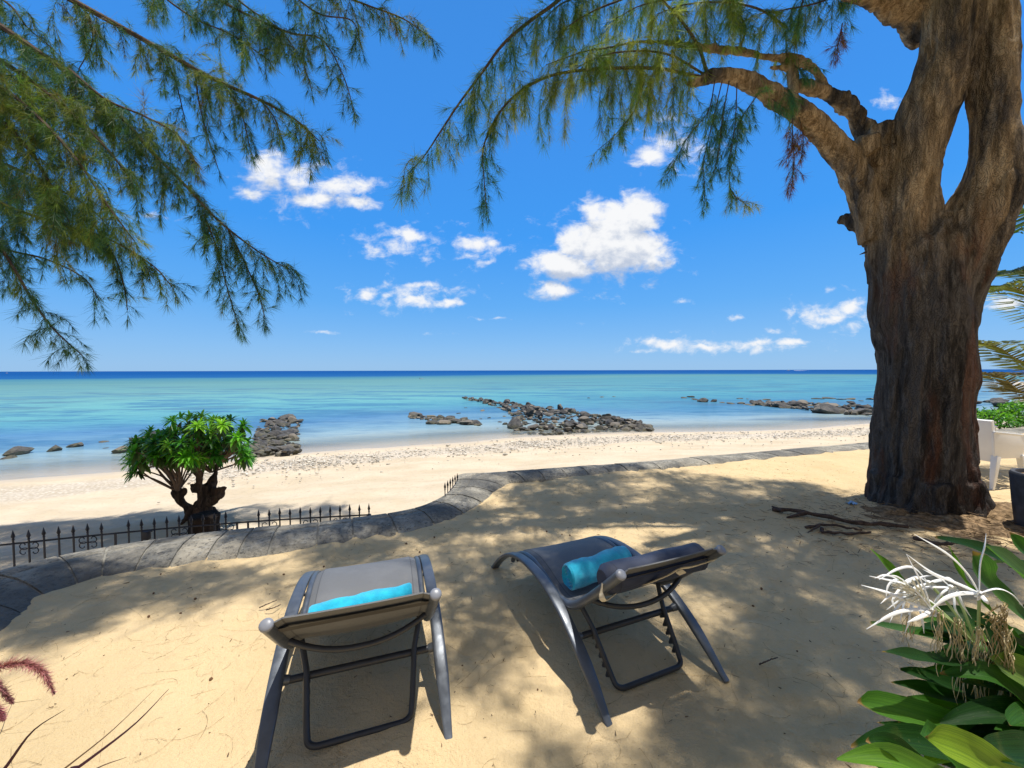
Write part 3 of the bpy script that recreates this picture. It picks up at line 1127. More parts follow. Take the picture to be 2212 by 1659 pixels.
# left-hand singles and cluster
rock_px(38, 982, 38, 'broad dark rock in the shallows at the left edge', flat=1.15, me=RM[7])
rock_px(20, 990, 24, 'small black stone beside the broad rock at left edge', flat=.7)
rock_px(120, 973, 30, 'low sloping rock in the shallows between the broad and the flat rock', flat=1.1, me=RM[4])
rock_px(160, 965, 30, 'flat-topped rock in the shallows, third from the left edge', flat=1.0, me=RM[3])
rock_px(230, 968, 12, 'tiny dark stone awash left of the leafy shrub', flat=.7)
rock_px(225, 955, 18, 'thin pale stone lying flat in the water behind the tiny dark stone', flat=.4)
rock_px(258, 978, 32, 'dark smooth boulder partly behind the left side of the shrub', flat=1.15, me=RM[7])
rock_px(300, 955, 40, 'boulder behind the left leaves of the shrub', flat=1.0)
rock_px(345, 950, 60, 'boulder mostly hidden behind the shrub crown', flat=.9)
for k in range(40):
    y = rk.uniform(908, 985)
    f = (y - 905) / 80
    x = rk.uniform(570 - 30 * f, 648 - 10 * f)
    p = at(x, y, z=SEA_Z)
    gz = float(beach_z(np.array([p.x]), np.array([p.y]))[0])
    rock(p.x, p.y, max(gz, SEA_Z - .02) + rk.uniform(0, .20) * (1 if 580 < x < 640 else .4), rk.uniform(.38, .75) * (1.15 - .3 * f),
         'grey brown rock in the heap running out to sea right of the shrub', 'rocks of the heap right of the shrub')
rock_px(632, 912, 24, 'tall rock topping the seaward end of the heap right of the shrub', flat=1.6)
rock_px(606, 985, 30, 'round grey boulder at the landward end of the heap right of the shrub', flat=1.0)
# right-hand reef
for k in range(46):
    t = rk.random()
    x = 1630 + t * 245
    y = 872 + t * 16 + rk.uniform(-7, 9) * (.3 + t)
    p = at(x, y, z=SEA_Z)
    rock(p.x, p.y, SEA_Z + rk.uniform(-.05, .28) * (.4 + t), rk.uniform(.5, 1.25), 'dark rock of the low reef left of the big trunk', 'rocks of the low reef beside the trunk', flat=rk.uniform(.45, .95))
rock_px(1782, 892, 52, 'largest dark boulder of the low reef, leaning to the right', flat=1.0, me=RM[4])
for (x, y, w, l) in [(1542, 868, 17, 'dark twin-pointed rock standing in the lagoon right of the breakwater'), (1520, 868, 26, 'brown rock against the twin-pointed rock in the lagoon')]:
    rock_px(x, y, w, l, flat=1.7)
for (x, y, w) in [(1478, 860, 14), (1492, 858, 18), (1505, 864, 16), (1560, 870, 12), (1580, 872, 22), (1600, 872, 20), (1612, 874, 16), (1625, 876, 16)]:
    rock_px(x, y, w, 'low brown rock of the broken line between lagoon and reef', 'rocks of the broken line in the lagoon', .5)
for (x, y, w) in [(1598, 861, 16), (1615, 862, 8), (1655, 864, 18), (1770, 862, 20), (1790, 861, 24), (1815, 863, 16), (1835, 863, 20), (1860, 866, 14), (1328, 857, 10), (1300, 858, 12), (1272, 860, 8), (1690, 882, 5), (1880, 863, 18)]:
    rock_px(x, y, w, 'small flat rock far out beyond the reef', 'flat rocks beyond the reef', .45)
for (x, y, w) in [(2125, 846, 10), (2140, 846, 12), (2155, 845, 16), (2180, 846, 30), (2205, 847, 24)]:
    rock_px(x, y, w, 'dark rock in the line far behind the palm fronds', 'rocks far behind the palm fronds', .6)
for k in range(10):
    p = at(rk.uniform(2105, 2240), rk.uniform(868, 880), z=SEA_Z)
    rock(p.x, p.y, SEA_Z + rk.uniform(0, .35), rk.uniform(.6, 1.5), 'dark rock in the bank behind the green hedge', 'rocks in the bank behind the hedge', flat=.6)

# the smaller stones filling the rock heaps: too many to count
def fill_stones(n_, fn, seed):
    r = np.random.default_rng(seed)
    V0 = []; F0 = []; o = 0
    pool = []
    for me_ in RM[:6]:
        P = np.array([v.co[:] for v in me_.vertices]); T = [tuple(p.vertices) for p in me_.polygons]
        pool.append((P, np.array(T)))
    for _ in range(n_):
        c, sz = fn(r)
        P, T = pool[r.integers(len(pool))]
        a = r.uniform(0, 6.28)
        Rm = np.array([[math.cos(a), -math.sin(a), 0], [math.sin(a), math.cos(a), 0], [0, 0, 1]])
        V0.append((P * np.array([1, r.uniform(.7, 1), r.uniform(.7, 1.2)]) * sz / 2) @ Rm.T + np.array(c)); F0.append(T + o); o += len(P)
    ob = mesh_obj('rock_rubble', np.concatenate(V0), np.concatenate(F0), M['rock'])
    ob.data.set_sharp_from_angle(angle=R(20))
    return tag(ob, kind='stuff')


def _bw(r):
    t = r.random() ** .75; f = r.uniform(-.04, 1.04)
    i = min(79, int(t * 79)); a, b = ups[i], los[i]
    p = a * (1 - f) + b * f
    hill = max(0, math.sin(min(1, max(0, f)) * math.pi)) * min(.45, .13 * np.linalg.norm(a - b))
    g = float(max(beach_z(np.array([p[0]]), np.array([p[1]]))[0], SEA_Z - .1))
    return (p[0], p[1], g + .03 + hill * r.random()), r.uniform(.20, .48)


fill_stones(620, _bw, 4)


def _cl(r):
    y = r.uniform(908, 988); f = (y - 905) / 80
    p = at(r.uniform(565 - 30 * f, 652 - 10 * f), y, z=SEA_Z)
    g = float(max(beach_z(np.array([p.x]), np.array([p.y]))[0], SEA_Z - .05))
    return (p.x, p.y, g + r.uniform(0, .2)), r.uniform(.15, .38)


fill_stones(190, _cl, 5)


def _rf(r):
    t = r.random(); x = 1625 + t * 255
    p = at(x, 872 + t * 16 + r.uniform(-8, 10) * (.3 + t), z=SEA_Z)
    return (p.x, p.y, SEA_Z + r.uniform(-.05, .2)), r.uniform(.25, .6)


fill_stones(150, _rf, 6)

def _st(r):
    x = r.uniform(884, 1036)
    p = at(x, 900 + (x - 884) * .11 + r.uniform(-4, 4), z=SEA_Z)
    return (p.x, p.y, SEA_Z + r.uniform(-.04, .06)), r.uniform(.2, .5)


fill_stones(90, _st, 7)

# broken coral along the tide line: nobody could count it
ico = bmesh.new(); bmesh.ops.create_icosphere(ico, subdivisions=1, radius=1)
IV = np.array([v.co[:] for v in ico.verts]); IF = np.array([[v.index for v in f.verts] for f in ico.faces]); ico.free()
N = 5200
ti = rng.uniform(30, 95, N)
sp = np.array([shore_s[int(i)] * (1 - i % 1) + shore_s[int(i) + 1] * (i % 1) for i in ti])
tn = np.array([shore_s[int(i) + 1] - shore_s[int(i)] for i in ti]); tn /= np.linalg.norm(tn, axis=1)[:, None]
nr = np.stack([tn[:, 1], -tn[:, 0]], 1)
off = rng.normal(2.7, .8, N)
off[-500:] = rng.uniform(.6, 6, 500)
cp = sp + nr * off[:, None]
cz = beach_z(cp[:, 0], cp[:, 1])
size = rng.gamma(2.2, .0068, N) + .008
ang = rng.uniform(0, 6.28, N)
vv = IV[None] * (1 + rng.uniform(-.3, .3, (N, len(IV), 1))) * size[:, None, None] * np.array([1.3, .8, .6])
ca, sa_ = np.cos(ang)[:, None], np.sin(ang)[:, None]
vx = vv[:, :, 0] * ca - vv[:, :, 1] * sa_; vy = vv[:, :, 0] * sa_ + vv[:, :, 1] * ca
vv = np.stack([vx + cp[:, :1], vy + cp[:, 1:], vv[:, :, 2] + (cz + size * .2)[:, None] + .02], 2).reshape(-1, 3)
ff = (IF[None] + (np.arange(N) * len(IV))[:, None, None]).reshape(-1, 3)
g_ = rng.uniform(.34, .72, N)
tint = np.stack([g_, g_ * .92, g_ * .78, np.ones(N)], 1).repeat(len(IV), 0)
m_, t_, b_ = mat('coral_rubble'); t_.put(b_.inputs['Base Color'], attr(t_, 'tint').outputs['Color']); b_.inputs['Roughness'].default_value = .9
tag(mesh_obj('coral_rubble', vv, ff, m_, True, {'tint': ('FLOAT_COLOR', tint)}), kind='stuff')

# ------------------------------------------------------------------ foliage accumulator (thin blades)
class Blades:
    def __init__(s):
        s.b = []; s.t = []; s.w = []; s.c = []

    def add(s, base, tip, width, color):
        base = np.atleast_2d(base); tip = np.atleast_2d(tip)
        n = len(base)
        s.b.append(base); s.t.append(tip)
        s.w.append(np.broadcast_to(np.asarray(width, float), (n,)).copy())
        c = np.asarray(color, float)
        s.c.append(np.broadcast_to(c, (n, 3)).copy())

    def build(s, name, m, parent=None, origin=(0, 0, 0), bend=0.0):
        b = np.concatenate(s.b); t = np.concatenate(s.t); w = np.concatenate(s.w); c = np.concatenate(s.c)
        n = len(b)
        d = t - b
        r = rng.normal(size=(n, 3))
        sd = np.cross(d, r); sd /= (np.linalg.norm(sd, axis=1)[:, None] + 1e-9)
        L = np.linalg.norm(d, axis=1)
        mid = b + d * .55 + np.array([0, 0, 1.0]) * (L * bend)[:, None]
        hw = (w / 2)[:, None]
        v = np.stack([b - sd * hw, b + sd * hw, mid + sd * hw * .8, mid - sd * hw * .8, t], 1).reshape(-1, 3) - np.array(tuple(origin))
        i = np.arange(n) * 5
        f = np.concatenate([np.stack([i, i + 1, i + 2], 1), np.stack([i, i + 2, i + 3], 1), np.stack([i + 3, i + 2, i + 4], 1)])
        cc = np.concatenate([c, np.ones((n, 1))], 1).repeat(5, 0)
        return mesh_obj(name, v, f, m, False, {'tint': ('FLOAT_COLOR', cc)}, parent)


def unit(v):
    return v / (np.linalg.norm(v, axis=-1, keepdims=True) + 1e-9)


FG = dict(olive=(.25, .28, .050), green=(.105, .195, .045), teal=(.050, .14, .095), brown=(.25, .14, .050), red=(.17, .060, .050), yellow=(.38, .38, .10))


def mixc(r, weights):
    ks = list(weights); p = np.array([weights[k] for k in ks], float); p /= p.sum()
    a = np.array(FG[ks[r.choice(len(ks), p=p)]])
    b = np.array(FG[ks[r.choice(len(ks), p=p)]])
    return (a * .65 + b * .35) * r.uniform(.75, 1.25)


def twig(B, r, p, d, L, droop, colw, nlen=.12, nper=7, step=.044, nw=.0023, sub=True, twcol=(.06, .045, .035), spread=.62, grav=.42):
    """one hanging twig with whorls of needles"""
    n = max(2, int(L / step))
    p = np.array(p, float); d = unit(np.array(d, float))
    P = [p.copy()]; D = []
    for k in range(n):
        d = unit(d + np.array([0, 0, -droop * step * 10]) + r.normal(size=3) * .05)
        p = p + d * step
        P.append(p.copy()); D.append(d)
    P = np.array(P); D = np.array(D)
    B.add(P[:-1], P[1:] + D * step * .4, .0042 if L > .3 else .003, twcol)
    c = mixc(r, colw)
    k0 = int(n * .12)
    if n - k0 < 1: k0 = 0
    idx = np.repeat(np.arange(k0, n), nper)
    m = len(idx)
    base = P[idx] + D[idx] * r.uniform(0, step * .45, (m, 1))
    nd = unit(D[idx] * .75 + r.normal(size=(m, 3)) * spread + np.array([0, 0, -grav]))
    ln = nlen * r.uniform(.55, 1.35, m)
    cc = c[None] * r.uniform(.72, 1.3, (m, 1))
    B.add(base, base + nd * ln[:, None], nw, cc)
    # tip brush
    m = nper * 2
    nd = unit(D[-1][None] + r.normal(size=(m, 3)) * .4 + np.array([0, 0, -.25]))
    B.add(np.repeat(P[-1:], m, 0), P[-1] + nd * (nlen * r.uniform(.6, 1.2, (m, 1))), nw, c[None] * r.uniform(.8, 1.4, (m, 1)))
    if sub and L > .28:
        for k in range(1, n, 3):
            sdv_ = unit(D[k] * .6 + r.normal(size=3) * .8)
            twig(B, r, P[k], sdv_, L * r.uniform(.22, .42), droop * 1.2, colw, nlen, nper, step, nw, False, twcol, spread, grav)
    return P


def branch_foliage(B, r, path, spacing=.07, L=(.25, .6), droop=1.0, colw=None, start=.0, side=1.0, nper=7, nlen=.12, up=.15, grav=None, spread=None):
    grav = GRAV if grav is None else grav
    spread = SPREAD if spread is None else spread
    spacing = spacing * DENS
    nper = nper + MORE
    droop, side = droop * DSC, side * SSC
    L = (L[0] * LSC[0], L[1] * LSC[1])
    """hang twigs all along a branch path (Nx3)"""
    d = np.linalg.norm(np.diff(path, axis=0), axis=1)
    arc_ = np.concatenate([[0], np.cumsum(d)])
    s_ = start * arc_[-1]
    while s_ < arc_[-1]:
        i = min(len(d) - 1, np.searchsorted(arc_, s_, side='right') - 1)
        f = (s_ - arc_[i]) / max(d[i], 1e-6)
        p = path[i] * (1 - f) + path[i + 1] * f
        tn_ = unit(path[i + 1] - path[i])
        dirn = tn_ * r.uniform(.1, 1.1) + unit(r.normal(size=3)) * side * r.uniform(.5, 1.25) + np.array([0, 0, up])
        k = s_ / arc_[-1]
        twig(B, r, p, dirn, r.uniform(*L) * (1 - .35 * k), droop, colw, nlen, nper, spread=spread, grav=grav)
        s_ += spacing * r.uniform(.5, 1.5)
    # leader tuft
    twig(B, r, path[-1], unit(path[-1] - path[-2]), r.uniform(*L) * .5, droop, colw, nlen, nper, spread=spread, grav=grav)


GRAV, SPREAD, DENS, MORE = .50, .55, 1.05, 5
DSC, SSC, LSC = .62, 1.45, (.55, 1.3)


def P3(pts, n=24):
    return spline([at(x, y, Y=Y) for (x, y, Y) in pts], n)


# ------------------------------------------------------------------ big casuarina on the right
TR_D = 6.55


def trunk_sec(xL, xR, y, d):
    aL = math.atan((xL - 1106) / 831); aR = math.atan((xR - 1106) / 831)
    a = (aL + aR) / 2
    r_ = d * math.sin((aR - aL) / 2)
    X, Y = d * math.sin(a), d * math.cos(a)
    p = at(1106 + 831 * math.tan(a), y, Y=Y)
    return p, r_


tree = empty('casuarina_tree', trunk_sec(1857, 2125, 1100, TR_D)[0] * 1.0)
tree.location.z = 0
tag(tree, 'huge old casuarina tree with thick forked trunk and drooping needle foliage at right', 'tree')
tb = MB()
secs = [(1864, 2126, 1160), (1860, 2124, 1085), (1868, 2121, 1050), (1875, 2117, 1000), (1876, 2108, 907), (1886, 2109, 801), (1886, 2114, 730), (1880, 2120, 680), (1890, 2112, 620), (1905, 2110, 560), (1935, 2095, 510), (1965, 2075, 470)]
ps = [trunk_sec(a, b, y, TR_D) for a, b, y in secs]
pp = spline([(*p, r_) for p, r_ in ps], 30)
tb.tube(pp[:, :3], list(pp[:, 3] * .97), 22)
# left main stem
secs = [(1890, 2040, 760), (1874, 2045, 680), (1872, 2040, 600), (1872, 2035, 530), (1888, 2030, 470), (1905, 2026, 420), (1923, 2042, 337), (1938, 2065, 262), (1967, 2098, 187), (1986, 2117, 112), (1994, 2132, 37), (1999, 2140, -60), (2010, 2140, -220), (2030, 2130, -420)]
pp = spline([(*p, r_) for p, r_ in [trunk_sec(a, b, y, TR_D - .06) for a, b, y in secs]], 40)
stemA = pp.copy()
tb.tube(pp[:, :3], list(pp[:, 3] * .98), 18)
# right stem
secs = [(1975, 2106, 760), (1985, 2124, 680), (1995, 2146, 600), (2008, 2172, 535), (2025, 2196, 475), (2066, 2222, 412), (2088, 2222, 337), (2096, 2212, 262), (2092, 2208, 187), (2094, 2206, 112), (2096, 2204, 20), (2145, 2205, -100), (2160, 2215, -300)]
pp = spline([(*p, r_) for p, r_ in [trunk_sec(a, b, y, TR_D + .10) for a, b, y in secs]], 38)
tb.tube(pp[:, :3], list(pp[:, 3]), 18)
# knob and swellings of the fork
for (x, y, r_, d) in [(1985, 540, .26, -.12), (1900, 455, .19, -.05), (1856, 480, .15, -.02), (1838, 476, .115, 0), (1824, 474, .085, .0), (1813, 478, .055, 0), (1880, 400, .19, -.05), (1905, 345, .15, -.1), (1990, 640, .24, -.12)]:
    a = math.atan((x - 1106) / 831)
    p = at(x, y, Y=(TR_D + d) * math.cos(a))
    tb.sphere(p, r_, 14, 9)
# cut stub
c0 = at(1885, 350, Y=4.75); c1 = at(1903, 281, Y=4.72)
tb.tube([c0, c0.lerp(c1, .5), c1], [.17, .16, .145], 12)
c0 = at(1878, 330, Y=4.62); c1 = at(1872, 296, Y=4.60)
tb.tube([c0, c1], [.12, .10], 12)
# long left limb
limb = [(1893, 520, 4.66, .17), (1872, 440, 4.7, .17), (1838, 368, 4.7, .140), (1787, 296, 4.6, .128), (1739, 250, 4.5, .115), (1682, 214, 4.42, .104), (1626, 180, 4.35, .098), (1575, 162, 4.3, .085), (1540, 164, 4.26, .066), (1505, 176, 4.24, .045), (1478, 184, 4.22, .03)]
pp = spline([(*at(x, y, Y=Y), r_) for x, y, Y, r_ in limb], 34)
limbA = pp.copy()
tb.tube(pp[:, :3], list(pp[:, 3]), 14)
pf = [at(1540, 158, Y=4.26), at(1505, 172, Y=4.2), at(1490, 192, Y=4.2)]
tb.tube(pf, [.05, .03, .02], 8)
# second limb and crooked arm
limb2 = [(1878, 320, 4.85, .105), (1866, 285, 4.85, .095), (1832, 232, 4.8, .088), (1787, 202, 4.72, .078), (1745, 190, 4.66, .07), (1722, 182, 4.64, .05)]
pp = spline([(*at(x, y, Y=Y), r_) for x, y, Y, r_ in limb2], 20); tb.tube(pp[:, :3], list(pp[:, 3]), 12)
arm = [(1780, 205, 4.72, .07), (1774, 178, 4.72, .06), (1764, 154, 4.7, .052), (1742, 139, 4.66, .048), (1701, 128, 4.6, .045), (1645, 121, 4.55, .042), (1589, 109, 4.5, .038), (1521, 104, 4.42, .03), (1440, 92, 4.35, .022), (1379, 90, 4.3, .016)]
pp = spline([(*at(x, y, Y=Y), r_) for x, y, Y, r_ in arm], 40); tb.tube(pp[:, :3], list(pp[:, 3]), 9)
tb.tube([at(1716, 205, Y=4.55), at(1713, 170, Y=4.58), at(1712, 132, Y=4.6)], [.05, .045, .04], 9)
tb.tube([at(1714, 146, Y=4.6), at(1690, 145, Y=4.58), at(1662, 147, Y=4.56)], [.035, .032, .028], 8)
# upper left limb leaving the frame
up_l = [(2010, 70, 4.55, .17), (1975, 25, 4.5, .15), (1930, 0, 4.4, .13), (1880, -12, 4.3, .11), (1800, -40, 4.1, .09), (1650, -160, 3.7, .06)]
pp = spline([(*at(x, y, Y=Y), r_) for x, y, Y, r_ in up_l], 26); tb.tube(pp[:, :3], list(pp[:, 3]), 12)
tb.tube([at(1900, 0, Y=4.35), at(1875, 14, Y=4.33)], [.05, .035], 8)
# root flare
tbase = ps[1][0]
for k, (a, L, r_) in enumerate([(2.9, .40, .19), (3.5, .42, .2), (4.2, .40, .22), (5.0, .42, .2), (5.9, .58, .2), (.2, .62, .2), (1.4, .5, .2), (5.45, .48, .16), (3.85, .45, .17)]):
    dx, dy = math.cos(a), math.sin(a)
    b0 = V(tbase.x, tbase.y, 0)
    tb.tube([b0 + V(dx * .3, dy * .3, .35), b0 + V(dx * L * .8, dy * L * .8, .10), b0 + V(dx * L * 1.15, dy * L * 1.15, -.10)], [r_, r_ * .8, r_ * .4], 9)
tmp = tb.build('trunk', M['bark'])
md = tmp.modifiers.new('r', 'REMESH'); md.mode = 'VOXEL'; md.voxel_size = .017; md.use_smooth_shade = True
ms = tmp.modifiers.new('s', 'SMOOTH'); ms.iterations = 11; ms.factor = .5
dg = bpy.context.evaluated_depsgraph_get()
me = bpy.data.meshes.new_from_object(tmp.evaluated_get(dg))
old = tmp.data
n = len(me.vertices)
co = np.zeros(n * 3); me.vertices.foreach_get('co', co); co = co.reshape(-1, 3)
no = np.zeros(n * 3); me.vertices.foreach_get('normal', no); no = no.reshape(-1, 3)
x, y, z = co.T
rid = 1 - abs(fbm(x * 8 + 1.2 * vnoise(x * 2, y * 2, z * 1.5), y * 8, z * 1.7, 3))
fine_ = fbm(x * 16, y * 16, z * 3.2, 2)
lump = fbm(x * 2.4, y * 2.4, z * 1.3, 2)
zf = np.clip(1 - z / 6, .35, 1)
amp = np.where(x > 4.0, 1.0, .45)
disp = amp * (.020 * (rid - .6) + .014 * fine_ + .040 * lump)
wx = x + .05 * vnoise(x * 6, y * 6, z * 4); wy = y + .05 * vnoise(x * 6 + 9, y * 6, z * 4)
pl1 = np.clip((vnoise(wx * 7.5, wy * 7.5, z * 1.7) - .02) * 9, 0, 1)
pl2 = np.clip((vnoise(wx * 14 + 5, wy * 14, z * 2.6) - .05) * 9, 0, 1)
flake = (.016 * pl1 + .011 * pl2 - .012) * np.where(x > 4.0, 1.0, .5)
co = co + no * (disp + flake)[:, None] - np.array(tree.location)
me.vertices.foreach_set('co', co.ravel())
me.update()
tmp.modifiers.clear()
tmp.data = me
bpy.data.meshes.remove(old)
me.name = 'trunk'
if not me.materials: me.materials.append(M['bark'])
me.polygons.foreach_set('use_smooth', [True] * len(me.polygons))
tmp.parent = tree

# branches and foliage of the right-hand tree
BR = random.Random(5)
rr_ = np.random.default_rng(23)
RB = Blades()
thin = MB()


def thin_branch(pts, r0, r1, store, n=26):
    path = P3(pts, n)
    store.tube(path, list(np.linspace(r0, r1, n)), 6)
    return path


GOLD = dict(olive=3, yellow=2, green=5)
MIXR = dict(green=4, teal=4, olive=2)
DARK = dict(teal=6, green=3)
b2 = thin_branch([(1300, -90, 4.3), (1207, 0, 4.2), (1143, 47, 4.15), (1087, 95, 4.1), (1040, 159, 4.05), (992, 223, 4.0), (949, 288, 3.98), (915, 339, 3.95), (880, 376, 3.93)], .020, .004, thin)
branch_foliage(RB, rr_, b2, .055, (.22, .52), 1.5, MIXR, .2, .75, nper=5, nlen=.16)
b3 = thin_branch([(1545, 165, 4.28), (1508, 165, 4.25), (1422, 148, 4.2), (1310, 148, 4.12), (1207, 159, 4.05), (1143, 185, 4.0), (1095, 223, 3.96), (1061, 275, 3.94), (1043, 326, 3.93), (1046, 390, 3.93), (1050, 450, 3.93)], .020, .004, thin, 34)
branch_foliage(RB, rr_, b3[:22], .042, (.28, .62), 1.5, GOLD, .08, .8, nper=6, nlen=.16)
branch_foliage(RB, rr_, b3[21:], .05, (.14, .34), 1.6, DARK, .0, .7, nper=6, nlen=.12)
b4 = thin_branch([(1440, 92, 4.35), (1379, 90, 4.3), (1315, 103, 4.2), (1260, 112, 4.1), (1180, 140, 4.0)], .014, .004, thin)
branch_foliage(RB, rr_, b4, .045, (.25, .5), 1.4, GOLD, .0, .85, nper=6, nlen=.155)
b1 = thin_branch([(1530, 165, 4.3), (1525, 150, 4.3), (1508, 99, 4.25), (1472, 45, 4.2), (1430, 0, 4.15), (1380, -60, 4.1), (1310, -120, 4.05)], .022, .006, thin)
branch_foliage(RB, rr_, b1, .055, (.25, .55), 1.4, GOLD, .25, .9, nper=6, nlen=.155)
for pts, cw, L in [
    ([(1700, 60, 4.6), (1640, 20, 4.4), (1560, 5, 4.3), (1480, 10, 4.2), (1420, 30, 4.15)], GOLD, (.25, .55)),
    ([(1420, -60, 4.6), (1360, -10, 4.5), (1290, 20, 4.45), (1230, 55, 4.4), (1190, 95, 4.4)], GOLD, (.3, .55)),
    ([(1330, -70, 4.7), (1280, -20, 4.6), (1210, 10, 4.5), (1160, 60, 4.45)], MIXR, (.3, .6)),
    ([(1650, -60, 4.6), (1560, -20, 4.5), (1480, -5, 4.4), (1390, 10, 4.3), (1330, 40, 4.3)], GOLD, (.25, .55)),
    ([(1760, -50, 4.7), (1735, 0, 4.6), (1722, 60, 4.55), (1716, 110, 4.55)], DARK, (.18, .42)),
    ([(1870, -60, 4.6), (1820, -20, 4.5), (1770, 5, 4.45), (1700, 20, 4.4), (1640, 30, 4.4)], MIXR, (.2, .45)),
    ([(1600, 100, 4.5), (1610, 60, 4.5), (1590, 20, 4.45), (1560, -20, 4.4)], MIXR, (.2, .42)),
    ([(1520, 160, 4.3), (1450, 120, 4.2), (1380, 110, 4.15), (1300, 120, 4.1), (1240, 150, 4.0)], GOLD, (.22, .5)),
]:
    pth = thin_branch(pts, .014, .004, thin)
    branch_foliage(RB, rr_, pth, .068, L, 1.4, cw, .05, .85, nper=6, nlen=.155)
# long hangers under the limb
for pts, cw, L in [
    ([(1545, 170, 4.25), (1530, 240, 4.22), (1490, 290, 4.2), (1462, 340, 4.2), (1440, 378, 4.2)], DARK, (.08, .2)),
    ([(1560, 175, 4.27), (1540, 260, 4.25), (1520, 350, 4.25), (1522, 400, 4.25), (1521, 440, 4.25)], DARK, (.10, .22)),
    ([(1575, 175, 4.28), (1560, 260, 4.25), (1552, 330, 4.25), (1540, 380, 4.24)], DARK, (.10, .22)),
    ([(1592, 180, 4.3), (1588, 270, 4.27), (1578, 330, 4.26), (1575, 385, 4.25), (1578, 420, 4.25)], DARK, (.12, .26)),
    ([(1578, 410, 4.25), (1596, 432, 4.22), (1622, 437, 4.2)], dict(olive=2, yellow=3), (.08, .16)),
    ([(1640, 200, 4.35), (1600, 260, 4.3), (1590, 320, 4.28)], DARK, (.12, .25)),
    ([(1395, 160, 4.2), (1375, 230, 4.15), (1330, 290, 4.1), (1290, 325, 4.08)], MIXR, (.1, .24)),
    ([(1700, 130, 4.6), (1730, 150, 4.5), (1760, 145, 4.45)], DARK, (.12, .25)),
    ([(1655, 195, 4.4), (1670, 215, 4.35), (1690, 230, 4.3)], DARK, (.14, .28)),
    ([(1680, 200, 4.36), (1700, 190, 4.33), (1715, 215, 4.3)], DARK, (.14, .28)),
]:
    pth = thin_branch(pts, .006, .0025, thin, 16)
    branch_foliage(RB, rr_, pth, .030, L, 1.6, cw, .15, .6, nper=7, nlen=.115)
for pts in [[(1712, 245, 4.42), (1712, 300, 4.4), (1716, 345, 4.4), (1710, 400, 4.4)], [(1725, 250, 4.44), (1735, 290, 4.42), (1732, 330, 4.4)], [(1820, 50, 4.4), (1812, 90, 4.38), (1806, 115, 4.37)]]:
    pth = thin_branch(pts, .006, .0025, thin, 12)
    branch_foliage(RB, rr_, pth, .028, (.08, .2), 1.8, dict(red=6, brown=2, teal=1), .1, .5, nper=7, nlen=.11)
thin.build('branch', M['bark_thin'], tree, tree.location)
# bare twig and bark flakes on the stems
tw = MB()
tw.tube([at(1885, 305, Y=4.7), at(1920, 285, Y=4.65), at(1948, 270, Y=4.6)], [.006, .004, .003], 5)
tw.build('twig', M['bark_thin'], tree, tree.location)
for (x, y, dx, dy) in [(1970, 245, -14, -1), (1945, 310, -18, 0), (1950, 322, -12, 2), (1990, 92, -14, 2), (1980, 215, -12, 0), (1866, 387, -14, 8), (1870, 545, -13, 5)]:
    tw = MB()
    a = at(x, y, Y=4.60); b = at(x + dx, y + dy, Y=4.5)
    tw.tube([a, b], [.014, .003], 5)
    tw.build('bark_flake', M['bark_thin'], tree, tree.location)

# overhead crown: what shades the sand from above the frame
SH = [(1450, 1075, 380, 48, 0, 1.0), (1720, 1120, 170, 45, 0, 1.2), (1200, 1065, 130, 40, 0, .7), (960, 1205, 330, 42, 0, .85), (1015, 1370, 75, 130, 0, .8),
      (1250, 1290, 190, 90, 0, .75), (1650, 1215, 230, 80, 0, .95), (1760, 1350, 170, 110, 0, 1.0), (1640, 1560, 220, 110, 0, .55), (1500, 1420, 120, 90, 0, .4),
      (1330, 1640, 190, 60, 0, .55), (2000, 1210, 230, 70, 0, 1.0), (880, 1120, 190, 36, 0, 1.0), (1260, 1025, 230, 18, 0, 1.0), (2050, 1500, 200, 200, 0, .5), (2150, 1250, 120, 60, 0, .5)]
SHL = [(330, 1272, 270, 42, 0, .62), (90, 1320, 130, 60, 0, .55), (20, 1290, 120, 60, 0, .8), (150, 1130, 190, 45, -.65, 1.6), (330, 1110, 150, 40, -.65, 1.8),
       (620, 1090, 150, 24, -.65, .8), (520, 1150, 200, 30, 0, .35), (60, 1180, 120, 40, -.6, .8)]


def crown_over(B, r, spots, n_total, cover, hmin=5.6):
    wts = np.array([s_[2] * s_[3] * s_[5] / ((s_[1] - 780) ** 2.0) for s_ in spots]); wts /= wts.sum()
    placed = []
    for _ in range(n_total):
        x, y, rx, ry, gz, _w = spots[r.choice(len(spots), p=wts)]
        a = r.uniform(0, 6.28); q = math.sqrt(r.uniform(0, 1))
        g = at(x + rx * q * math.cos(a), y + ry * q * math.sin(a), z=gz)
        h = r.uniform(hmin, hmin + 2.2)
        for _t in range(14):
            c = g + V(SUNV.x / SUNV.z, SUNV.y / SUNV.z, 1) * (h - gz)
            sx, sy2 = proj(c - V(0, 0, .55))
            sx2, sy3 = proj(c + V(0, .5, -.55))
            if max(sy2, sy3) < -25 or sx < -150 or sx > 2360 or c.y < .2:
                break
            h += .45
        placed.append(np.array(c))
        # a spray of hanging needles
        m = cover
        ax = unit(np.array([r.normal(), r.normal(), -.4]))
        t = r.uniform(-.5, .5, (m, 1)) * r.uniform(.35, .8)
        base = np.array(c) + ax * t + r.normal(size=(m, 3)) * .05
        nd = unit(ax * .6 + r.normal(size=(m, 3)) * .6 + np.array([0, 0, -.25]))
        cl = mixc(r, MIXR)
        B.add(base, base + nd * r.uniform(.1, .2, (m, 1)), .0085, cl[None] * r.uniform(.8, 1.2, (m, 1)))
        B.add(np.array(c) - ax * .5, np.array(c) + ax * .4, .012, (.06, .045, .035))
    return placed


placed = crown_over(RB, np.random.default_rng(77), SH, 1080, 110)
RB.build('crown', M['foliage'], tree, tree.location)
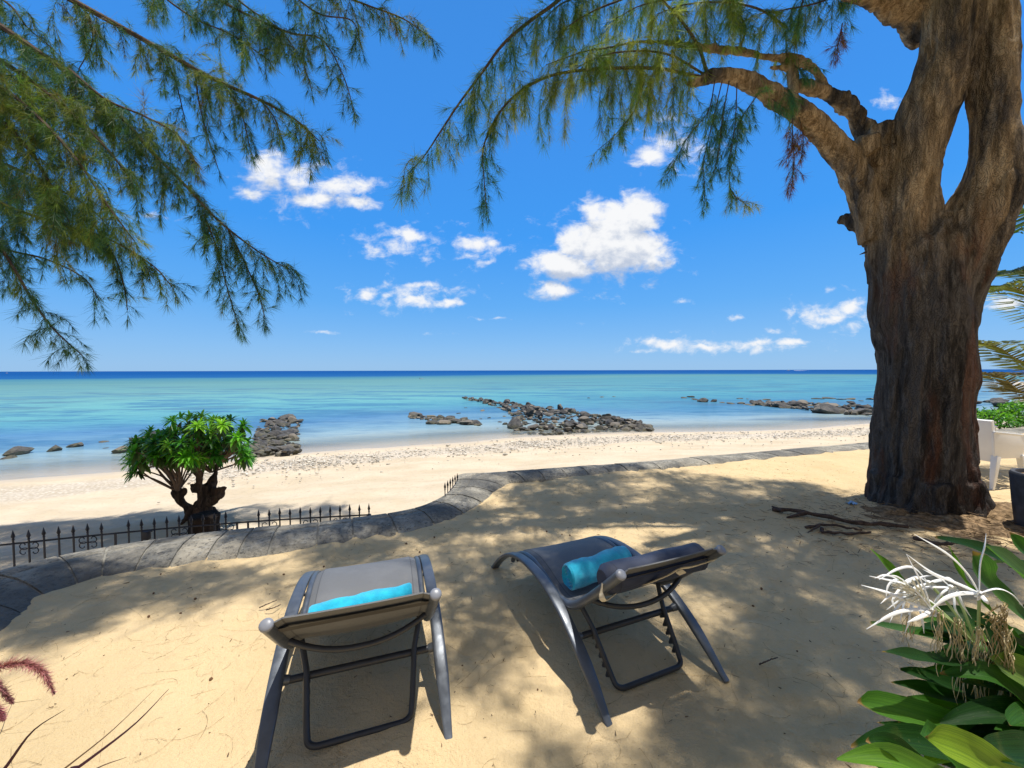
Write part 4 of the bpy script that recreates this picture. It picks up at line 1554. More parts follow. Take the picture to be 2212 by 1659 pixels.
# boughs carrying the overhead crown
bo = MB()
top = Vector(stemA[-1][:3])
for k in range(0, len(placed), 60):
    c = Vector(placed[k])
    mid = top.lerp(c, .5) + V(0, 0, 1.0)
    bo.tube(spline([top, mid, c], 12), list(np.linspace(.05, .012, 12)), 6)
bo.build('bough', M['bark_thin'], tree, tree.location)

# ------------------------------------------------------------------ casuarina on the left, its trunk outside the view
ltree = empty('casuarina_tree', (-7.6, 3.9, -.6))
tag(ltree, 'casuarina tree whose drooping olive needle branches hang in from upper left', 'tree')
lt = MB()
lt.tube(spline([(-7.6, 3.9, -.9), (-7.5, 3.9, .8), (-7.45, 4.0, 3.0), (-7.3, 4.0, 5.5), (-7.0, 4.0, 8.5)], 16), list(np.linspace(.42, .2, 16)), 14)
lt.build('trunk', M['bark'], ltree, ltree.location)
LBk = MB()
LF = Blades()
lr_ = np.random.default_rng(41)
DSC, SSC, LSC = 1.0, 1.0, (1.0, 1.0)
GRAV, SPREAD, DENS, MORE = .45, .60, 1.0, 6
FG = {k: tuple(q * .76 for q in v) for k, v in FG.items()}
OL = dict(olive=3, green=6, teal=2, brown=.7)
LM = dict(green=4, teal=4, olive=1.5)
LD = dict(teal=5, green=4, olive=1)


def left_branch(pts, cw, sp, L, r0=.022, nper=7, side=1.25, droop=.85, start=0, foot=None, n=28, nlen=.12):
    path = P3(pts, n)
    full = path if foot is None else np.vstack([spline([foot, path[0]], 8)[:-1], path])
    LBk.tube(full, list(np.linspace(r0 * (1.6 if foot is not None else 1), .004, len(full))), 6)
    L = (L[0] * .6, L[1] * 1.25)
    branch_foliage(LF, lr_, path, sp, L, droop, cw, start, side, nper=nper, nlen=nlen)


F1, F2, F3 = (-7.2, 4.0, 6.4), (-7.35, 4.0, 4.6), (-7.45, 4.0, 3.2)
left_branch([(60, -50, 4.3), (155, 0, 4.25), (300, 80, 4.2), (450, 165, 4.1), (560, 215, 4.0), (640, 260, 3.95), (690, 305, 3.92)], OL, .050, (.22, .55), .026, foot=F1, start=.12)
left_branch([(-80, 0, 4.3), (0, 55, 4.2), (130, 145, 4.1), (240, 230, 4.05), (330, 330, 4.0), (400, 400, 3.95), (470, 475, 3.92), (560, 545, 3.9), (625, 582, 3.88)], LM, .042, (.24, .55), .026, foot=F1, start=.08)
left_branch([(440, 465, 3.92), (470, 540, 3.9), (490, 620, 3.88), (515, 705, 3.87)], LD, .034, (.10, .28), .008, n=16)
left_branch([(490, 490, 3.92), (530, 570, 3.9), (560, 640, 3.9), (572, 685, 3.9)], LD, .036, (.08, .24), .008, n=16)
left_branch([(-60, 440, 3.9), (14, 553, 3.85), (75, 656, 3.8), (120, 715, 3.78), (178, 768, 3.76)], LD, .036, (.12, .35), .012, foot=F3)
left_branch([(-60, 400, 4.0), (28, 450, 3.95), (140, 487, 3.9), (234, 516, 3.88), (328, 572, 3.85), (372, 620, 3.84)], LM, .036, (.18, .42), .014, foot=F2)
left_branch([(436, -30, 4.3), (500, 15, 4.25), (623, 70, 4.15), (694, 85, 4.1), (740, 160, 4.05), (765, 240, 4.03)], LM, .05, (.12, .38), .014)
left_branch([(600, -120, 4.4), (700, -30, 4.35), (790, 10, 4.3), (870, 40, 4.25), (935, 85, 4.2)], OL, .042, (.15, .40), .014)
left_branch([(620, -20, 4.3), (690, 30, 4.25), (760, 45, 4.2), (780, 100, 4.18)], LM, .05, (.12, .36), .010)
left_branch([(660, 70, 4.15), (655, 130, 4.1), (672, 190, 4.08)], OL, .04, (.1, .24), .007, n=14)
left_branch([(300, -60, 4.4), (350, -10, 4.35), (420, 40, 4.3), (500, 75, 4.25), (580, 130, 4.2)], LM, .05, (.2, .45), .012)
left_branch([(480, -30, 4.2), (540, 20, 4.2), (600, 60, 4.15), (640, 110, 4.1)], LM, .055, (.15, .4), .01)
left_branch([(-60, 90, 3.8), (60, 170, 3.75), (150, 240, 3.7), (230, 320, 3.7), (290, 400, 3.7)], OL, .032, (.25, .5), .02, foot=F1)
left_branch([(-60, 150, 3.6), (20, 200, 3.55), (100, 270, 3.5), (170, 350, 3.5), (230, 440, 3.5), (290, 520, 3.5)], OL, .032, (.22, .48), .016, foot=F2)
left_branch([(-80, 210, 3.6), (-10, 250, 3.55), (60, 320, 3.5), (110, 400, 3.5), (150, 480, 3.5)], OL, .030, (.25, .5), .016, foot=F2)
left_branch([(-80, 320, 4.2), (0, 350, 4.1), (90, 390, 4.05), (180, 440, 4.0), (250, 500, 4.0)], LM, .036, (.2, .5), .016, foot=F2)
left_branch([(150, 150, 4.0), (230, 215, 3.9), (310, 250, 3.85), (380, 290, 3.8), (420, 350, 3.8)], OL, .036, (.22, .45), .014)
left_branch([(-60, -40, 4.4), (20, 10, 4.35), (60, 60, 4.3), (120, 110, 4.3)], LM, .05, (.2, .4), .014)
left_branch([(190, 30, 4.25), (200, 90, 4.2), (170, 150, 4.15)], LD, .06, (.15, .3), .008, n=14)
left_branch([(-60, 500, 4.2), (20, 540, 4.1), (100, 560, 4.1), (180, 600, 4.1), (215, 650, 4.1)], LD, .05, (.12, .34), .01, foot=F3)
left_branch([(200, 480, 3.9), (250, 560, 3.88), (270, 630, 3.86), (275, 670, 3.86)], LD, .05, (.1, .26), .008, n=14)
left_branch([(560, 215, 4.0), (590, 250, 3.98), (610, 300, 3.96)], OL, .04, (.12, .28), .008, n=12)
left_branch([(480, 180, 4.08), (520, 240, 4.04), (540, 320, 4.0)], LM, .045, (.12, .3), .008, n=14)
left_branch([(420, 150, 4.12), (430, 220, 4.08), (450, 300, 4.05), (470, 360, 4.05)], LM, .045, (.12, .3), .008, n=14)
left_branch([(640, 260, 3.95), (665, 290, 3.93), (650, 330, 3.92)], OL, .035, (.1, .24), .007, n=12)
left_branch([(350, 100, 4.2), (380, 180, 4.15), (400, 260, 4.1)], LM, .055, (.12, .32), .008, n=14)
LBk.build('branch', M['bark_thin'], ltree, ltree.location)
pl = crown_over(LF, np.random.default_rng(78), SHL, 740, 105)
LF.build('crown', M['foliage'], ltree, ltree.location)
bo = MB()
for k in range(0, len(pl), 40):
    c = Vector(pl[k]); topl = V(-7.0, 4.0, 8.5)
    bo.tube(spline([topl, topl.lerp(c, .5) + V(0, 0, .8), c], 12), list(np.linspace(.05, .012, 12)), 6)
bo.build('bough', M['bark_thin'], ltree, ltree.location)

# ------------------------------------------------------------------ soil mound, dead branches and litter at the trunk
def patch(name, cx, cy, rx, ry, h, m, seed, nn=60, kind='stuff'):
    u = np.linspace(-1, 1, nn)
    UX, UY = np.meshgrid(u, u, indexing='ij')
    X = cx + UX.ravel() * rx; Y = cy + UY.ravel() * ry
    r2 = np.sqrt(UX.ravel() ** 2 + UY.ravel() ** 2) + .22 * fbm(X * 2.2, Y * 2.2, seed, 3)
    k = np.clip(1 - r2, -.2, 1)
    Z = terrace_z(X, Y) + h * np.clip(k, 0, 1) ** .8 * (1 + .5 * fbm(X * 5, Y * 5, seed + 2, 3)) + .05 * k * fbm(X * 14, Y * 14, seed, 2) - .012 + np.where(k < .02, -.05, 0)
    f = grid_faces(nn, nn, k > -.1)
    v, f = compact(np.stack([X, Y, Z], 1), f)
    return tag(mesh_obj(name, v, f, m), kind=kind)


patch('soil_litter', tree.location.x + .55, tree.location.y - .55, 1.5, .85, .08, M['soil'], 4.0, 80)
LL = Blades()
lrn = np.random.default_rng(9)
for (cx, cy, sx, sy, n_, ln, w_) in [(tree.location.x + .1, tree.location.y - .75, 1.1, .45, 2200, .10, .006), (tree.location.x - .9, tree.location.y - .4, .6, .35, 350, .12, .003)]:
    q = np.stack([lrn.normal(cx, sx, n_), lrn.normal(cy, sy, n_)], 1)
    zz = terrace_z(q[:, 0], q[:, 1]) + .02 + lrn.uniform(0, .05, n_) * (np.hypot(q[:, 0] - cx, q[:, 1] - cy) < 1)
    b_0 = np.stack([q[:, 0], q[:, 1], zz], 1)
    a = lrn.uniform(0, 6.28, n_)
    e = b_0 + np.stack([np.cos(a), np.sin(a), lrn.normal(0, .12, n_)], 1) * (ln * lrn.uniform(.4, 1.2, n_))[:, None]
    LL.add(b_0, e, w_, np.array([.15, .095, .05])[None] * lrn.uniform(.5, 1.8, (n_, 1)))
LL.build('leaf_litter', M['litter'])
tag(bpy.data.objects['leaf_litter'], kind='stuff')
# needles fallen all over the terrace
NL = Blades()
n_ = 2300
q = np.stack([lrn.uniform(-3.2, 4.5, n_), lrn.uniform(.8, 6.5, n_)], 1)
segs = 5
a = lrn.uniform(0, 6.28, n_); curl = lrn.normal(0, .35, n_)
ln = lrn.gamma(2.2, .035, n_) + .02
cur = q.copy()
okm = inside(q[:, 0], q[:, 1], [tuple(p) for p in wi_[::6]] + [(22, -8), (-2.4, -8)])
for s_ in range(segs):
    nx = cur + np.stack([np.cos(a), np.sin(a)], 1) * (ln / segs * 1.6)[:, None]
    A = np.stack([cur[:, 0], cur[:, 1], terrace_z(cur[:, 0], cur[:, 1]) + .005], 1)[okm]
    Bq = np.stack([nx[:, 0], nx[:, 1], terrace_z(nx[:, 0], nx[:, 1]) + .005], 1)[okm]
    NL.add(A, A + (Bq - A) * 1.15, .0016, np.array([.32, .215, .11])[None] * lrn.uniform(.5, 1.25, (okm.sum(), 1)))
    cur = nx; a = a + curl
tag(NL.build('fallen_needles', M['litter']), kind='stuff')


DB = Blades()
n_ = 2600
q = np.stack([lrn.uniform(-3.2, 5.5, n_), .8 + 6.5 * lrn.random(n_) ** .8], 1)
okm = inside(q[:, 0], q[:, 1], [tuple(p) for p in wi_[::6]] + [(22, -8), (-2.4, -8)])
q = q[okm]; n_ = len(q)
b_0 = np.stack([q[:, 0], q[:, 1], terrace_z(q[:, 0], q[:, 1]) + .005], 1)
a = lrn.uniform(0, 6.28, n_)
DB.add(b_0, b_0 + np.stack([np.cos(a), np.sin(a), lrn.uniform(0, .4, n_)], 1) * (lrn.gamma(2, .007, n_) + .004)[:, None], lrn.uniform(.002, .007, n_), np.array([.13, .08, .045])[None] * lrn.uniform(.5, 1.6, (n_, 1)))
tag(DB.build('leaf_debris', M['litter']), kind='stuff')


def dead_branch(pts, r0, r1, label, subs=()):
    P = [at(x, y, z=z) for x, y, z in pts]
    mb = MB()
    path = spline(P, 16)
    path[:, 2] += rng.normal(0, .004, 16) * min(1, r0 / .015)
    mb.tube(path, list(np.linspace(r0, r1, 16) * (1 + .2 * np.sin(np.arange(16) * 2.1))), 7)
    for sp_ in subs:
        mb.tube(spline([at(x, y, z=z) for x, y, z in sp_], 8), list(np.linspace(r1 * 1.3, r1 * .5, 8)), 6)
    o = mb.build('dead_branch', M['dead'], None, P[0])
    return tag(o, label, 'branch')


dead_branch([(1668, 1100, .03), (1720, 1103, .06), (1770, 1112, .06), (1840, 1128, .05), (1900, 1132, .05), (1960, 1138, .04)], .022, .02, 'long crooked dead branch lying on sand left of the big trunk', [[(1690, 1103, .05), (1668, 1094, .05)], [(1740, 1108, .06), (1700, 1118, .02)]])
dead_branch([(1740, 1138, .02), (1790, 1133, .04), (1830, 1140, .04), (1862, 1146, .03)], .014, .009, 'thin forked dead twig in front of the long dead branch', [[(1770, 1136, .03), (1745, 1150, .02)]])
dead_branch([(1775, 1142, .02), (1782, 1150, .02), (1840, 1152, .03), (1880, 1150, .02)], .016, .010, 'short dark dead stick nearest the loungers below the trunk')
dead_branch([(1975, 1162, .05), (2030, 1175, .07), (2080, 1170, .08)], .02, .012, 'dark dead stick half buried in litter in front of the trunk')
for pts, l in [([(560, 1312, .02), (575, 1306, .03), (598, 1296, .02)], 'thin dry twig on the sand left of the left lounger'),
               ([(575, 1318, .02), (590, 1313, .03), (606, 1306, .02)], 'short dry twig with a brown leaf left of the left lounger'),
               ([(1640, 1435, .02), (1662, 1426, .03), (1680, 1420, .02)], 'dry twig on shaded sand right of the right lounger')]:
    dead_branch(pts, .004, .0025, l)
p = at(1838, 1087, z=.02)
mb = MB()
mb.grid([[V(p.x + .026 * (i - 2) + .01 * math.sin(j), p.y + .022 * (j - 1.5), .02 + .012 * math.sin(i * 1.7 + j) + .012 * (i % 2)) for j in range(4)] for i in range(5)])
mb.grid([[V(p.x + .026 * (i - 2) + .01 * math.sin(j), p.y + .022 * (j - 1.5), .012 + .012 * math.sin(i * 1.7 + j) + .012 * (i % 2)) for j in range(4)] for i in range(5)])
tag(mb.build('plastic_scrap', M['scrap'], None, p), 'crumpled pale blue plastic scrap on sand left of the trunk base', 'litter')
# seed cones and leaf bits
cmb_ = MB()
prof = []
for k in range(9):
    prof.append((.011 * math.sin(math.pi * (k + .4) / 9) * (1.12 if k % 2 else .92), k * .003 - .012))
cmb_.lathe((0, 0, .012), prof, 9)
cone_me = None
for k, (x, y) in enumerate([(345, 1240), (333, 1282), (318, 1330), (420, 1293), (390, 1322), (700, 1222), (610, 1240), (880, 1175), (940, 1160), (905, 1192), (1080, 1192), (1180, 1148), (1215, 1152), (1230, 1155), (1352, 1110), (1385, 1112), (1630, 1305), (1645, 1270), (1830, 1190), (1700, 1180), (1160, 1490), (1000, 1440), (455, 1460), (1720, 1400)]):
    p = at(x, y, z=.012)
    p.z = float(terrace_z(p.x, p.y)) + .004
    if cone_me is None:
        o = cmb_.build('seed_cone', M['cone'], None, (0, 0, 0)); cone_me = o.data
    else:
        o = bpy.data.objects.new('seed_cone', cone_me); col.objects.link(o)
    o.location = p
    o.rotation_euler = (random.uniform(1.0, 1.6), 0, random.uniform(0, 6.28))
    s_ = random.uniform(.42, .8); o.scale = (s_, s_ * random.uniform(.8, 1.1), s_ * random.uniform(.8, 1.3))
    tag(o, 'tiny brown seed cone lying on the terrace sand', 'seed cone', 'seed cones on the terrace')

# ------------------------------------------------------------------ leafy shrub on the beach
sb = at(432, 1112, z=-.68)
SHY = sb.y
shrub = empty('leafy_shrub', (sb.x, sb.y, -.72))
tag(shrub, 'leafy green shrub with pruned stumpy trunk on the beach behind the iron fence', 'shrub')


def sp3(x, y, dy=0.0):
    return at(x, y, Y=SHY + dy)


tb = MB()
tb.tube([sp3(440, 1135), sp3(441, 1105), sp3(443, 1075), sp3(446, 1048, .02)], [.15, .105, .085, .07], 12)
tb.tube([sp3(440, 1100), sp3(432, 1060, -.05), sp3(430, 1030, -.08), sp3(428, 1018, -.08)], [.07, .05, .045, .072], 10)
tb.tube([sp3(450, 1080), sp3(460, 1040, .08), sp3(468, 1012, .1), sp3(474, 1000, .1)], [.07, .05, .042, .05], 10)
tb.tube([sp3(432, 1118), sp3(412, 1108), sp3(396, 1090), sp3(386, 1070), sp3(382, 1060)], [.085, .068, .06, .06, .088], 10)
tb.tube([sp3(455, 1085), sp3(470, 1073, -.08), sp3(480, 1068, -.1)], [.08, .06, .055], 9)
tb.tube([sp3(462, 1060), sp3(478, 1058, -.05), sp3(487, 1054, -.05)], [.05, .035, .022], 7)
tb.tube([sp3(425, 1060, -.1), sp3(414, 1052, -.12), sp3(412, 1045, -.12)], [.06, .05, .03], 7)
tb.tube([sp3(390, 1072), sp3(374, 1062), sp3(371, 1058)], [.05, .035, .02], 7)
tb.tube([sp3(394, 1070), sp3(402, 1058), sp3(404, 1056)], [.05, .04, .03], 7)
for k in range(6):
    a = k * 1.05
    tb.tube([V(sb.x, sb.y, -.5), V(sb.x + .16 * math.cos(a), sb.y + .16 * math.sin(a), -.66), V(sb.x + .26 * math.cos(a), sb.y + .26 * math.sin(a), -.78)], [.07, .045, .02], 8)
tmp = tb.build('trunk', M['shrub_bark'])
md = tmp.modifiers.new('r', 'REMESH'); md.mode = 'VOXEL'; md.voxel_size = .02
dg = bpy.context.evaluated_depsgraph_get()
me = bpy.data.meshes.new_from_object(tmp.evaluated_get(dg)); old = tmp.data
n = len(me.vertices)
co = np.zeros(n * 3); me.vertices.foreach_get('co', co); co = co.reshape(-1, 3)
no = np.zeros(n * 3); me.vertices.foreach_get('normal', no); no = no.reshape(-1, 3)
x, y, z = co.T
co = co + no * (.03 * fbm(x * 9, y * 9, z * 5, 3))[:, None] - np.array(shrub.location)
me.vertices.foreach_set('co', co.ravel()); me.update()
tmp.modifiers.clear(); tmp.data = me; bpy.data.meshes.remove(old)
if not me.materials: me.materials.append(M['shrub_bark'])
tmp.parent = shrub

LEAFB = []
LEAFC = []


def lance_leaf(V_, F_, C_, p, d, L, w, droop, c):
    """curved folded lanceolate leaf"""
    d = unit(np.array(d)); p = np.array(p)
    side = np.cross(d, [0, 0, 1.0]); side = unit(side) if np.linalg.norm(side) > .05 else np.array([1.0, 0, 0])
    o = len(V_)
    n = 5
    for k in range(n):
        t = k / (n - 1)
        q = p + d * L * t + np.array([0, 0, -droop * L * t * t])
        ww = w * max(.02, math.sin(math.pi * min(1, .10 + t * .9)) ** .75) * (1 if t < .98 else .05)
        nrm = np.cross(side, d)
        V_.extend([q - side * ww / 2 + nrm * ww * .16, q, q + side * ww / 2 + nrm * ww * .16])
        C_.extend([c] * 3)
    for k in range(n - 1):
        a = o + k * 3
        F_.extend([(a, a + 1, a + 4, a + 3), (a + 1, a + 2, a + 5, a + 4)])


srn = np.random.default_rng(15)
V_, F_, C_ = [], [], []
stems = MB()
# rosettes: direction in the view, depth offset
ROS = []
for (x, y, rx, ry, n_) in [(430, 913, 62, 14, 16), (350, 948, 58, 20, 18), (500, 930, 38, 24, 16), (410, 952, 90, 26, 20), (320, 975, 42, 24, 15), (470, 962, 66, 26, 20), (522, 982, 22, 14, 6), (370, 985, 58, 16, 14), (292, 990, 14, 18, 5), (440, 988, 55, 10, 8), (385, 955, 34, 30, 14), (395, 985, 30, 12, 6), (425, 960, 40, 28, 10), (400, 988, 60, 12, 10), (350, 975, 50, 20, 8)]:
    for _ in range(n_):
        a = srn.uniform(0, 6.28); q = math.sqrt(srn.uniform(0, 1))
        ROS.append((x + rx * q * math.cos(a), y + ry * q * math.sin(a), srn.uniform(-.85, .75)))
ROS += [(290, 1020, -.2), (296, 1012, -.1), (532, 985, 0), (535, 955, .1), (522, 925, .1), (498, 908, .0), (390, 905, .1)]
cen = np.array(sp3(425, 1000))
feet = [sp3(428, 1018, -.08), sp3(474, 1000, .1), sp3(384, 1062), sp3(446, 1045), sp3(455, 1020, .1)]
for (x, y, dy) in ROS:
    p = np.array(sp3(x, y, dy))
    out = unit(p - cen + np.array([0, 0, .35]))
    nl = srn.integers(13, 19)
    base_c = np.array([(.055, .21, .018), (.11, .32, .024), (.21, .43, .040), (.035, .14, .020)][srn.choice(4, p=[.3, .3, .22, .18])])
    for k in range(nl):
        a = k * 2.4 + srn.uniform(-.3, .3)
        el = .15 + .95 * (k / nl)
        e1 = unit(np.cross(out, [.3, .2, 1.0])); e2 = np.cross(out, e1)
        d = out * math.sin(el) + (e1 * math.cos(a) + e2 * math.sin(a)) * math.cos(el)
        L = srn.uniform(.12, .19)
        lance_leaf(V_, F_, C_, p, d, L, L * .22, srn.uniform(.15, .5), tuple(base_c * srn.uniform(.7, 1.35)) + (1,))
    for k in range(srn.integers(2, 6)):
        d = unit(np.array([srn.normal() * .5, srn.normal() * .5, -1.0]))
        L = srn.uniform(.12, .2)
        lance_leaf(V_, F_, C_, p - out * .05, d, L, L * .3, .1, tuple(np.array((.06, .10, .03)) * srn.uniform(.6, 1.3)) + (1,))
    f = min(feet, key=lambda q: (np.array(q) - p) @ (np.array(q) - p) + .3 * srn.random())
    if srn.random() < .55:
        mid = (np.array(f) * .5 + p * .5) + np.array([srn.normal() * .06, srn.normal() * .06, .02])
        stems.tube(spline([f, mid, p], 8), list(np.linspace(.016, .007, 8)), 6)
# leaves as quads
mesh_obj('crown', np.array(V_) - np.array(shrub.location), np.array(F_), M['shrub'], True, {'tint': ('FLOAT_COLOR', np.array(C_))}, shrub)
for pts in [[(382, 1060), (372, 1035), (350, 1005), (325, 985)], [(386, 1060), (380, 1030), (360, 1000), (340, 975)], [(428, 1018), (408, 995), (385, 975), (365, 960)],
            [(430, 1018), (425, 990), (418, 965)], [(400, 985), (370, 990), (330, 1008), (298, 1012)], [(474, 1000), (490, 985), (510, 965)], [(384, 1060), (388, 1030), (384, 1005), (372, 985)]]:
    stems.tube(spline([sp3(*q, -.12) for q in pts], 12), list(np.linspace(.020, .010, 12)), 6)
stems.build('stem', simple('shrub_stem', (.16, .105, .07), .85, 0, .2, 20, .3), shrub, shrub.location)
# log in front of the shrub
lg = at(441, 1133, z=-.62)
mb = MB()
mb.tube([lg + V(0, 0, -.16), lg + V(0, 0, .0), lg + V(.01, 0, .13), lg + V(.01, 0, .15)], [.19, .18, .19, .165], 14)
tag(mb.build('tree_stump', M['log'], None, lg), 'dark sawn log block standing in front of the leafy shrub', 'log')

# ------------------------------------------------------------------ sun loungers
def rail_h(s):
    t = (s - .765) / .765
    return .352 * (1 - abs(t) ** (2.05 if t < 0 else 2.35))


SL = [(-.002, .685), (.01, .672), (.11, .572), (.23, .455), (.335, .362), (.42, .306), (.52, .278), (.62, .286), (.75, .314), (.88, .332), (.99, .324), (1.08, .298), (1.16, .258), (1.23, .208), (1.26, .165)]
SLP = spline(SL, 60)


def make_lounger(pillow, drop=0.0):
    SLP = spline([(a, b - drop * max(0, 1 - a / .45)) for a, b in SL], 60)
    root = empty('sun_lounger', (0, 0, 0))
    for sd_ in (-1, 1):
        mb = MB()
        ss_ = np.concatenate([np.linspace(-.01, .1, 4), np.linspace(.14, 1.38, 26), np.linspace(1.41, 1.542, 8)])
        pts = [V(sd_ * .360, q, max(rail_h(min(max(q, 0), 1.53)), 0) - .012) for q in ss_]
        w = [(.55 + .45 * min(1, max(0, q) / .18)) for q in ss_]
        mb.tube(pts, [.031 * k for k in w], 20, flat=(1.0, .48), lateral=(1, 0, 0), sq=.55)
        mb.build('side_rail', M['alu'], root)
    # sling frame tubes
    for sd_ in (-1, 1):
        mb = MB()
        P = [V(sd_ * .310, a, b) for a, b in SLP]
        mb.tube(P, [.023 if k < 26 else .017 for k in range(len(P))], 12)
        ft = mb.build('frame_tube', M['alu'], root)
        cp_ = MB()
        e = P[0]; dr = (P[0] - P[1]).normalized()
        cp_.tube([e - dr * .004, e + dr * .004, e + dr * .009, e + dr * .012, e + dr * .013], [.0245, .0245, .021, .012, .002], 16)
        cp_.build('end_cap', M['plastic_cap'], ft)
    # sling
    mb = MB()
    top, bot = [], []
    for k, (a, b) in enumerate(SLP):
        tn_ = SLP[min(k + 1, 59)] - SLP[max(k - 1, 0)]
        nrm = np.array([-tn_[1], tn_[0]]); nrm /= np.linalg.norm(nrm)
        if nrm[1] < 0: nrm = -nrm
        row, rb = [], []
        for u in np.linspace(-1, 1, 13):
            sag = .016 * (1 - u * u) * (1 if .15 < a < .75 else .35)
            off = .021 - sag
            if abs(u) > .99: off = .0
            row.append(V(u * .310, a + nrm[0] * off, b + nrm[1] * off))
            rb.append(V(u * .310, a + nrm[0] * (off - .006), b + nrm[1] * (off - .006)))
        top.append(row); bot.append(rb)
    mb.grid(top); mb.grid(bot)
    mb.grid([top[0], bot[0]]); mb.grid([top[-1], bot[-1]])
    mb.build('sling', M['sling'], root)
    # hem band behind the head end
    mb = MB()
    rows = []
    for q in (6.2, 7.0, 7.8):
        k = int(q); a, b = SLP[k] + (SLP[k + 1] - SLP[k]) * (q - k)
        tn_ = SLP[k + 1] - SLP[k]; nrm = np.array([-tn_[1], tn_[0]]); nrm /= np.linalg.norm(nrm)
        if nrm[1] < 0: nrm = -nrm
        rows.append([V(u * .288, a - nrm[0] * .004, b - nrm[1] * .004) for u in np.linspace(-1, 1, 9)])
    mb.grid(rows)
    mb.build('hem', M['hem'], root)
    # rear stretcher carrying the prop
    mb = MB()
    hb = .195
    mb.tube([V(-.35, .32, hb), V(.35, .32, hb)], .0165, 12)
    mb.build('stretcher', M['dark_tube'], root)
    for sd_ in (-1, 1):
        mb = MB()
        mb.tube([V(sd_ * .358, .315, hb + .012), V(sd_ * .31, .32, hb)], [.026, .019], 12)
        mb.build('bracket', M['alu'], root)
        mb = MB()
        for q in (.80, 1.10):
            mb.tube([V(sd_ * .30, q, rail_h(q) - .028), V(sd_ * .35, q, rail_h(q) - .028)], .010, 10)
        mb.build('bolt', M['dark_tube'], root)
    mb = MB(); mb.tube([V(-.29, 1.23, .18), V(.29, 1.23, .18)], .014, 10); mb.build('front_bar', M['dark_tube'], root)
    # bowed bar behind the back
    mb = MB()
    P = []
    for u in np.linspace(-1, 1, 17):
        k = 1 - abs(u) ** 2.2
        P.append(V(u * .30, .245 - .055 * k, .43 - .06 * k))
    mb.tube(P, .013, 10)
    mb.build('back_bow', M['dark_tube'], root)
    # adjustable prop with teeth
    mb = MB()
    A = (.36, .345); B_ = (.10, .018)
    P = [V(-.275, .40, .33), V(-.240, .315, .225), V(-.222, .195, .078), V(-.215, .163, .036)]
    for a in np.linspace(0, math.pi / 2, 7)[1:]:
        P.append(V(-.215 + .05 * (1 - math.cos(a)) + 0, .163 - .026 * math.sin(a), .036 - .022 * math.sin(a)))
    P += [V(0, .137, .014)]
    P2 = P + [V(-p.x, p.y, p.z) for p in P[:-1][::-1]]
    mb.tube(P2, .0135, 10)
    d = Vector((0, .163 - .315, .036 - .225)).normalized()
    nf = Vector((0, -d.z, d.y))
    if nf.y < 0: nf = -nf
    for sd_ in (-1, 1):
        for k in range(5):
            c = V(sd_ * .228, .315, .225) + d * (.035 + .042 * k)
            c.x = sd_ * (.233 - .003 * k)
            q = [c + nf * .006 - d * .020, c + nf * .044 + d * .006, c + nf * .042 + d * .014, c + nf * .006 + d * .017]
            mb.add([p + V(-.008, 0, 0) for p in q] + [p + V(.008, 0, 0) for p in q], [(0, 1, 2, 3), (7, 6, 5, 4), (0, 4, 5, 1), (1, 5, 6, 2), (2, 6, 7, 3), (3, 7, 4, 0)])
    mb.build('back_prop', M['dark_tube'], root)
    if pillow:
        mb = MB()
        a, b = .125, .598
        P = []; rad = []
        for u in np.linspace(-1, 1, 25):
            P.append(V(u * .318, a, b))
            e = max(0, (abs(u) - .9) / .1)
            rad.append(.070 * math.sqrt(max(0, 1 - e * e * .55)) * (1 + .03 * math.sin(u * 7)))
        mb.tube(P, rad, 20)
        pil = mb.build('head_pillow', M['navy'], root)
        mb = MB()

        def ribbon(path, w):
            rows = []
            for k, p in enumerate(path):
                tn_ = (Vector(path[min(k + 1, len(path) - 1)]) - Vector(path[max(k - 1, 0)])).normalized()
                n_ = V(0, -.7, -.7)
                s_ = tn_.cross(n_).normalized() * w / 2
                rows.append([Vector(p) - s_, Vector(p) + s_])
            mb.grid(rows)
            mb.grid([[q + V(0, -.0025, -.0025) for q in r_] for r_ in rows])
        back = lambda u, q, o=.034: V(u, SLP[int(q)][0] - .70 * o, SLP[int(q)][1] - .70 * o)
        ribbon(spline([V(-.335, .10, .60), V(-.352, .085, .555), V(-.325, .085, .525), back(-.24, 8, .03), back(-.12, 8, .035), back(-.02, 6, .035), back(.02, 4, .03), back(.10, 4, .035), back(.26, 4, .03)], 30), .026)
        ribbon(spline([back(.03, 5, .034), back(.07, 6, .045), back(.09, 7, .03)], 8), .035)
        mb.build('strap', M['strap'], pil)
    return root


def place(o, foot_l, foot_r, turn=0.0):
    """rear feet at two points of the sand"""
    c = (foot_l + foot_r) / 2
    dv_ = foot_r - foot_l
    o.location = (c.x, c.y, .012)
    o.rotation_euler = (0, 0, math.atan2(dv_.y, dv_.x) + turn)


lo1 = make_lounger(False, .03)
lo1.location = (-.618, 1.491, .004); lo1.rotation_euler = (0, 0, R(18.3))
tag(lo1, 'grey sling sun lounger without head pillow, the left one of two', 'sun lounger', 'sun loungers on the sand')
lo2 = make_lounger(True)
lo2.location = (.769, 1.801, .004); lo2.rotation_euler = (0, 0, R(22.3))
tag(lo2, 'grey sun lounger with navy head pillow held by a cream strap', 'sun lounger', 'sun loungers on the sand')


